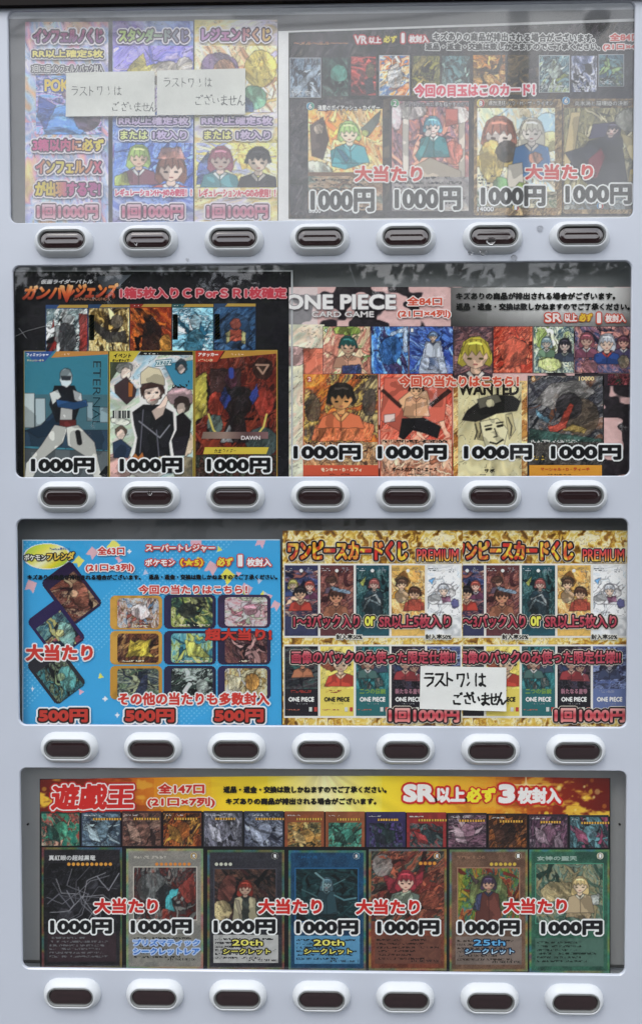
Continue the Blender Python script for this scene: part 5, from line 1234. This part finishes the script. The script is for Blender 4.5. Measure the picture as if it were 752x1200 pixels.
def foilframe(cols, seed):
    def f(x, y):
        n = Noise(seed)
        C = palette(rank(n.fbm(x / 16, y / 16)), cols, 1)
        w, h = x.max(), y.max()
        e = np.minimum(np.minimum(x, w - x), np.minimum(y, h - y))
        t = n(y / 9 + 7, x / 60 + 3) * .6 + n(x / 9, y / 9 + 20) * .4
        rb = palette(t, ['a05090', 'c06050', 'c8b050', '60a860', '4898b0', '7860b0'], 1)
        m = np.clip((3.2 - e) / 1.2, 0, 1)[..., None] * .5
        C = C * (1 - m) + rb * m
        sp = (np.random.default_rng(seed).random(x.shape) - .5)[..., None] * .09
        return np.clip(C + sp, 0, 1)
    return f
big = [(49, 993.5, 143, 1135.5, ['1c1a20', '26242a', '151418'], ['141418', '1e1e24', '2a2a30', '121216'], [('p', [(.1, .5), (.3, .35), (.5, .3), (.75, .32), (.9, .2), (.8, .5), (.6, .7), (.3, .75)], '1c1c22'), ('e', .62, .3, .1, .09, 0, '44444c'), ('l', [(.2, .9), (.4, .6), (.3, .4)], .006, '8c8c94', 'f'), ('l', [(.7, .2), (.85, .4), (.98, .15)], .006, '9c9ca4', 'f'), ('l', [(.05, .6), (.2, .45), (.35, .65)], .006, '70707a', 'f'), ('l', [(.45, .35), (.5, .6), (.7, .8)], .006, '787880', 'f'), ('e', .3, .75, .12, .08, 30, '38383e')] + [('l', [(.5 + .1 * math.cos(k), .5 + .06 * math.sin(k * 2)), (.5 + .28 * math.cos(k * 1.7), .5 + .25 * math.sin(k * 1.7)), (.5 + .46 * math.cos(k * 1.7 + .5), .5 + .45 * math.sin(k * 1.7 + .4))], .0045, ['7c7c84', '5c5c64', '98989e'][k % 3], 'f') for k in range(15)], (51, 1012, 141, 1092), '34262c', '68686c'),
       (148, 995, 238, 1136, ['84827c', '949088', '747470'], ['4c4c4c', '6c2c28', '2c2c30', '8c8c88', '903c30'], [('e', .3, .4, .26, .3, 10, '6c7070'), ('p', [(.7, .4), (.95, .1), (1, .6), (.85, .7)], '8c3830'), ('p', [(.5, .45), (.72, .4), (.68, .55), (.6, .6), (.66, .85), (.5, .8)], '48b0b8'), ('p', [(.35, .5), (.5, .3), (.6, .4), (.45, .75)], '1c1c20')], (157, 1017, 230, 1078), '8a8880', '2c2c2c'),
       (243, 996.5, 333, 1137, ['2c2c34', '34343c', '24242c'], ['4c2c2c', '28282c', '6c4c40', '181a1c'], [*fig(.5, .38, .1, .85, '8c3428', 'd8b8a0', 'b8b090', '2c3434', 1.4, 0, 6, '98907c'), ('p', [(.45, .55), (.56, .55), (.56, .98), (.45, .98)], '2c3434'), ('e', .2, .4, .14, .3, 20, '704038'), ('e', .12, .8, .16, .2, 0, 'c8b888'), ('e', .82, .75, .16, .2, 0, '3c4840')], (251.5, 1019, 323, 1080), 'b4b4b2', '28282c'),
       (338, 997, 428.5, 1138, ['143c5c', '1c4c70', '10304c'], ['14282c', '1c3c40', '284c50', '101c20'], [('e', .5, .28, .09, .12, 0, '60787c'), ('p', [(.4, .4), (.6, .38), (.7, .6), (.6, .95), (.4, .9), (.3, .6)], '203438'), ('l', [(.2, .8), (.45, .4), (.8, .2)], .008, '587c80', 'f'), ('l', [(.1, .4), (.4, .55), (.7, .85)], .008, '486c70', 'f'), *fig(.5, .3, .08, .85, '50707c', '8ca4a8', '28444c', '688890', 1.6, 0, 6)] + [('l', [(.5 + .12 * math.cos(k * 2.1), .5 + .1 * math.sin(k * 2.1)), (.5 + .3 * math.cos(k * 2.1 + .3), .5 + .3 * math.sin(k * 2.1 + .3)), (.5 + .48 * math.cos(k * 2.1 + .1), .5 + .46 * math.sin(k * 2.1 + .1))], .006, ['5c8890', '3c6870', '7ca0a4'][k % 3], 'f') for k in range(12)], (346.5, 1018.5, 419, 1080), '5890b4', '18303c'),
       (432, 995.5, 523, 1138, ['703828', '844634', '5c3024'], ['8c4038', '5c3830', 'b86850', '485c54', '3c2824'], [('p', [(.12, .25), (.3, .4), (.6, .35), (.75, .05), (.7, .45), (.5, .6), (.25, .6)], '90303c'), *fig(.47, .44, .11, .96, '9c3440', 'dcb8a4', '7c8c80', 'a8b8a0', 1.2, 0, 3), ('p', [(.3, .65), (.55, .55), (.6, .75), (.35, .8)], 'a8b8a0'), ('l', [(.0, .95), (.3, .8), (.9, .7)], .02, '5c1c20'), ('e', .15, .2, .14, .16, 0, '8c8884'), ('e', .8, .7, .14, .14, 0, 'a85844')], (435, 998, 520, 1080), '6c4438', '30201c'),
       (526.5, 996, 618, 1139, ['6c5040', '7c5e4c', '5c4438'], ['b0a040', '70903c', '3c7078', 'c88040', '8c3c34'], [('e', .5, .5, .32, .4, 0, '6c8050'), *fig(.5, .3, .1, .88, '4c3c54', 'c8a088', '704038', '3c4468', 1.0, 0, 6), ('p', [(.28, .3), (.2, .1), (.35, .25)], '503c44'), ('p', [(.3, .5), (.4, .45), (.35, .8), (.25, .75)], '3c4468')], (536.5, 1018, 608, 1081), '7e7068', '3c3028'),
       (620, 996, 714, 1141, ['2c5848', '386c58', '284c40'], ['5c7c6c', 'a89c78', '7c9484', '3c5c50'], [('p', [(.05, .45), (.2, .3), (.5, .3), (.7, .5), (.5, .62), (.15, .65)], 'bca87c'),  ('p', [(.5, .55), (.75, .52), (.88, .65), (.8, .95), (.45, .9)], 'a89070'), *fig(.66, .38, .1, .88, 'd8c088', 'e4ccb0', 'b8a484', 'e0dcc8', 1.6, 0, 4), ('p', [(.82, .55), (.95, .5), (.95, .7), (.85, .7)], 'c8ccc8')], (628, 1013, 706, 1082), '4c6c60', '1c3028')]
for i, (x0, y0, x1, y1, fr, pal, sh, pc, tb, tcol) in enumerate(big):
    k = printed('large_card', J, (x0, y0, x1, y1), foilframe(fr, 400 + i), D1 - .0001, .9, M_FOIL)
    printed('picture_rim', k, (pc[0] - 1.2, pc[1] - 1.2, pc[2] + 1.2, pc[3] + 1.2), flat(tuple(np.clip(hx(fr[1]) * 1.35, 0, 1))), D1 - .0002, 3, M_FOIL) if i not in (0, 4) else None
    printed('picture', k, pc, paint(pc[2] - pc[0], pc[3] - pc[1], 420 + i, pal, sh, 15, .06, .03, wob=.015, inkc='101014', gain=.8), D2 - .0001, .75, M_FOIL)
    printed('text_box', k, (x0 + 7, y1 - 41, x1 - 7, y1 - 8), foilframe([tb, tuple(hx(tb) * .88)], 440 + i) if 0 else paint(80, 33, 440 + i, [tb, tuple(np.clip(hx(tb) * 1.08, 0, 1)), tuple(hx(tb) * .9)], (), 22, 0, 0), D2, 1.2)
    microtext(k, (x0 + 9, y1 - 38, x1 - 9, y1 - 12), 6, tcol, D3, 460 + i)
    if i:
        letter(k, ['', 'ATK/2500 DEF/2500', 'ATK/1700 DEF/ 600', 'ATK/1500 LINK-1', 'ATK/ 500 DEF/ 500', 'ATK/2000 DEF/1700', ''][i], (x1 - 42, y1 - 12.5, x1 - 9, y1 - 9.5), '20201e', [], .12, D3) if i != 6 else None
    if i in (0, 1, 2, 4, 5):
        n_, sx_, c_ = [(10, 78, 'e0a040'), (8, 181, 'd88838'), (4, 251, 'd0d0c0'), None, (4, 490, 'e0983c'), (6, 573, 'd8b848')][i]
        printed('star_row', k, (sx_, 1011 if i != 4 else 1010, sx_ + n_ * 5.4, 1015.4 if i != 4 else 1014.4), (lambda cc: lambda x, y: palette((np.hypot((x / 5.4) % 1 * 5.4 - 2.7, y - 2.2) < 1.9) * 1.0, [cc[0], cc[1]], .2))((fr[0], c_)), D3, .45, M_FOIL)
    if i == 0: letter(k, '真紅眼の超越黒竜', (57, 1002.5, 112, 1009), 'd8d8d8', [(.5, '202024')], .3, D3)
    elif i == 6: letter(k, '女神の聖天', (629, 1003.5, 676, 1009), '9cb4a8', [], .25, D3)
    else: microtext(k, (x0 + 9, 1002, x0 + 50, 1008), 1, tuple(np.clip(hx(fr[1]) * 1.25, 0, 1)), D3, 480 + i)
    if i != 0: badge(k, x1 - 11, 1003.5, 4.2, [['b89858', 'c8a868'], ['2c2c30', '2c2c30'], ['28506c', '4080a0'], ['c08848', '906030'], ['8c7040', '705030'], ['c8c0a0', 'd8d8c0']][i - 1], ['光', '地', '水', '炎', '闇', '魔'][i - 1], D3)
for x0, x1, y in ((58.5, 131.5, 1077.5), (153, 225, 1077.5), (250, 323, 1077.5), (346.5, 420, 1078.5), (441.5, 515, 1078.5), (536, 609, 1078.5), (633.5, 706, 1079)):
    price(J, x0, y, x1, y + 17.5)
for x0, y in ((110, 1053), (302, 1053.5), (416.5, 1054), (589, 1053)):
    jackpot(J, x0, y, x0 + 75.5, y + 18.5, o=1.6)
sub = lambda s, b, c, o, bo=.7: letter(J, s, b, c, [(1.5, o)], bo, D4, name='headline')
sub('プリズマティック', (156, 1101.5, 234, 1109), ['2c60c0', '4c8cd8', '2c58b8'], 'b8ccec'); sub('シークレットレア', (156, 1111.5, 234, 1119.5), ['2c60c0', '4c8cd8', '2c58b8'], 'b8ccec')
sub('20th', (271.5, 1101.5, 308, 1109), 'f0e870', '16161c', .8); sub('シークレット', (261, 1112, 317, 1119), 'f0e870', '16161c')
sub('20th', (367, 1101.5, 403.5, 1109), 'f0e870', '16161c', .8); sub('シークレット', (356, 1112, 412.5, 1119), 'f0e870', '16161c')
sub('25th', (554.5, 1101.5, 592, 1109), '68b4e8', '14243c', .8); sub('シークレット', (544.5, 1112, 602.5, 1119), ['68b4e8', 'f0f4f8'], '14243c')

# ---- handwritten paper slips
ST = {'ラ': [[(.2, .12), (.75, .12)], [(.1, .4), (.85, .4), (.75, .7), (.35, .97)]], 'ス': [[(.15, .15), (.75, .13), (.6, .5), (.1, .95)], [(.5, .58), (.9, .9)]], 'ト': [[(.35, .05), (.35, .95)], [(.35, .4), (.78, .6)]],
      'ワ': [[(.12, .15), (.7, .12), (.66, .5), (.45, .95)], [(.14, .15), (.14, .42)]], 'ン': [[(.3, .1), (.36, .45)], [(.28, .92), (.46, .74)]], 'は': [[(.2, .1), (.15, .5), (.2, .95)], [(.45, .32), (.95, .3)], [(.7, .1), (.72, .8), (.58, .95), (.45, .85), (.6, .74), (.97, .95)]],
      'ご': [[(.25, .2), (.7, .2), (.55, .33)], [(.2, .6), (.25, .85), (.8, .85)], [(.8, .02), (.85, .14)], [(.93, 0), (.98, .1)]], 'ざ': [[(.15, .3), (.8, .22)], [(.4, .05), (.7, .55)], [(.25, .6), (.3, .85), (.7, .88)], [(.85, .02), (.9, .12)], [(.97, 0), (1.02, .1)]], 'い': [[(.15, .3), (.2, .7), (.35, .75)], [(.65, .35), (.78, .62)]],
      'ま': [[(.2, .25), (.8, .23)], [(.2, .5), (.8, .48)], [(.5, .05), (.5, .8), (.35, .95), (.2, .85), (.4, .74), (.88, .95)]], 'せ': [[(.03, .45), (.95, .36)], [(.7, .12), (.7, .6), (.6, .66)], [(.3, .15), (.3, .85), (.45, .93), (.85, .9)]], 'ん': [[(.5, .05), (.1, .95), (.35, .55), (.5, .6), (.55, .9), (.7, .92), (.98, .65)]]}
def slip(q, l1, l2, pen, col, wid, label, d, paper, seed):
    rng = random.Random(seed)
    n_ = Noise(seed)
    q_ = np.array(q, float); mid = q_.mean(0)
    def curl(X, Y):
        u, v = (X - mid[0]) / 52, (Y - mid[1]) / 26
        return d + .0012 - .0022 * np.clip(u * .4 + v * .75, 0, 2) ** 2 - .0007 * np.sin(u * 2.2 + seed) + .0004 * np.sin(v * 3 + u)
    X, Y, x, y, w, h = quad_grid(q, 1.5)
    o = sheet('paper_slip', None, X, Y, hx(paper) * (.97 + .05 * n_.fbm(x / 30, y / 20))[..., None], curl(X, Y))
    for f_ in o.data.polygons: f_.use_smooth = True
    tag(o, label, 'paper slip', 'handwritten paper slips')
    for s, (bx, by, ch, step) in (('ラストワンは', l1), ('ございません', l2)):
        segs = []
        for k, c in enumerate(s):
            ox, oy = bx + step[k] , by + rng.uniform(-.6, .6)
            wd = ch * .82
            for st in ST[c]:
                p = [(ox + a * wd + rng.uniform(-.25, .25), oy + b * ch + rng.uniform(-.25, .25)) for a, b in st]
                segs += list(zip(p[:-1], p[1:]))
        xs = [v[0] for s_ in segs for v in s_]; ys = [v[1] for s_ in segs for v in s_]
        X, Y, x, y, w, h = quad_grid((min(xs) - 2, min(ys) - 2, max(xs) + 2, max(ys) + 2), .3)
        D_ = np.min([seg(X, Y, a, b) for a, b in segs], axis=0)
        wv = wid * (.8 + .4 * Noise(seed + 1)(X / 6, Y / 6))
        on = D_ < wv
        sheet('handwriting', o, X, Y, flat(col)(X, Y), curl(X, Y) - .00025, on[1:, 1:] & on[:-1, :-1])
slip(((77.5, 84.5), (181, 82.5), (181.5, 135), (77, 136)), (83, 100, 11.5, (0, 10, 19, 30, 41, 50)), (130, 119, 11.5, (0, 11, 21, 27, 36, 44)), 'pen', '5c5e5c', .55, 'creased paper slip with thin grey handwriting over the pink and blue lottery posters', D0 - .0045, 'e2e3dc', 71)
slip(((184, 82), (287.5, 79.5), (287, 133.5), (184, 134.5)), (191, 90, 11.5, (0, 10, 19, 29, 40, 48)), (227, 110.5, 13, (0, 11, 21, 30, 40, 50)), 'pen', '5c5e5c', .55, 'paper slip with thin grey handwriting over the blue and yellow lottery posters', D0 - .0048, 'e2e3dc', 72)
slip(((492.5, 780.5), (593, 782.5), (593, 834), (491.5, 831)), (496, 788, 17, (0, 12.5, 23, 38, 47.5, 59)), (529, 812, 15, (0, 13, 23, 33, 43, 52)), 'pen', '141414', 1.25, 'white paper slip with bold black handwriting stuck over the two gold posters', D0 - .0066, 'f2f3f0', 73)
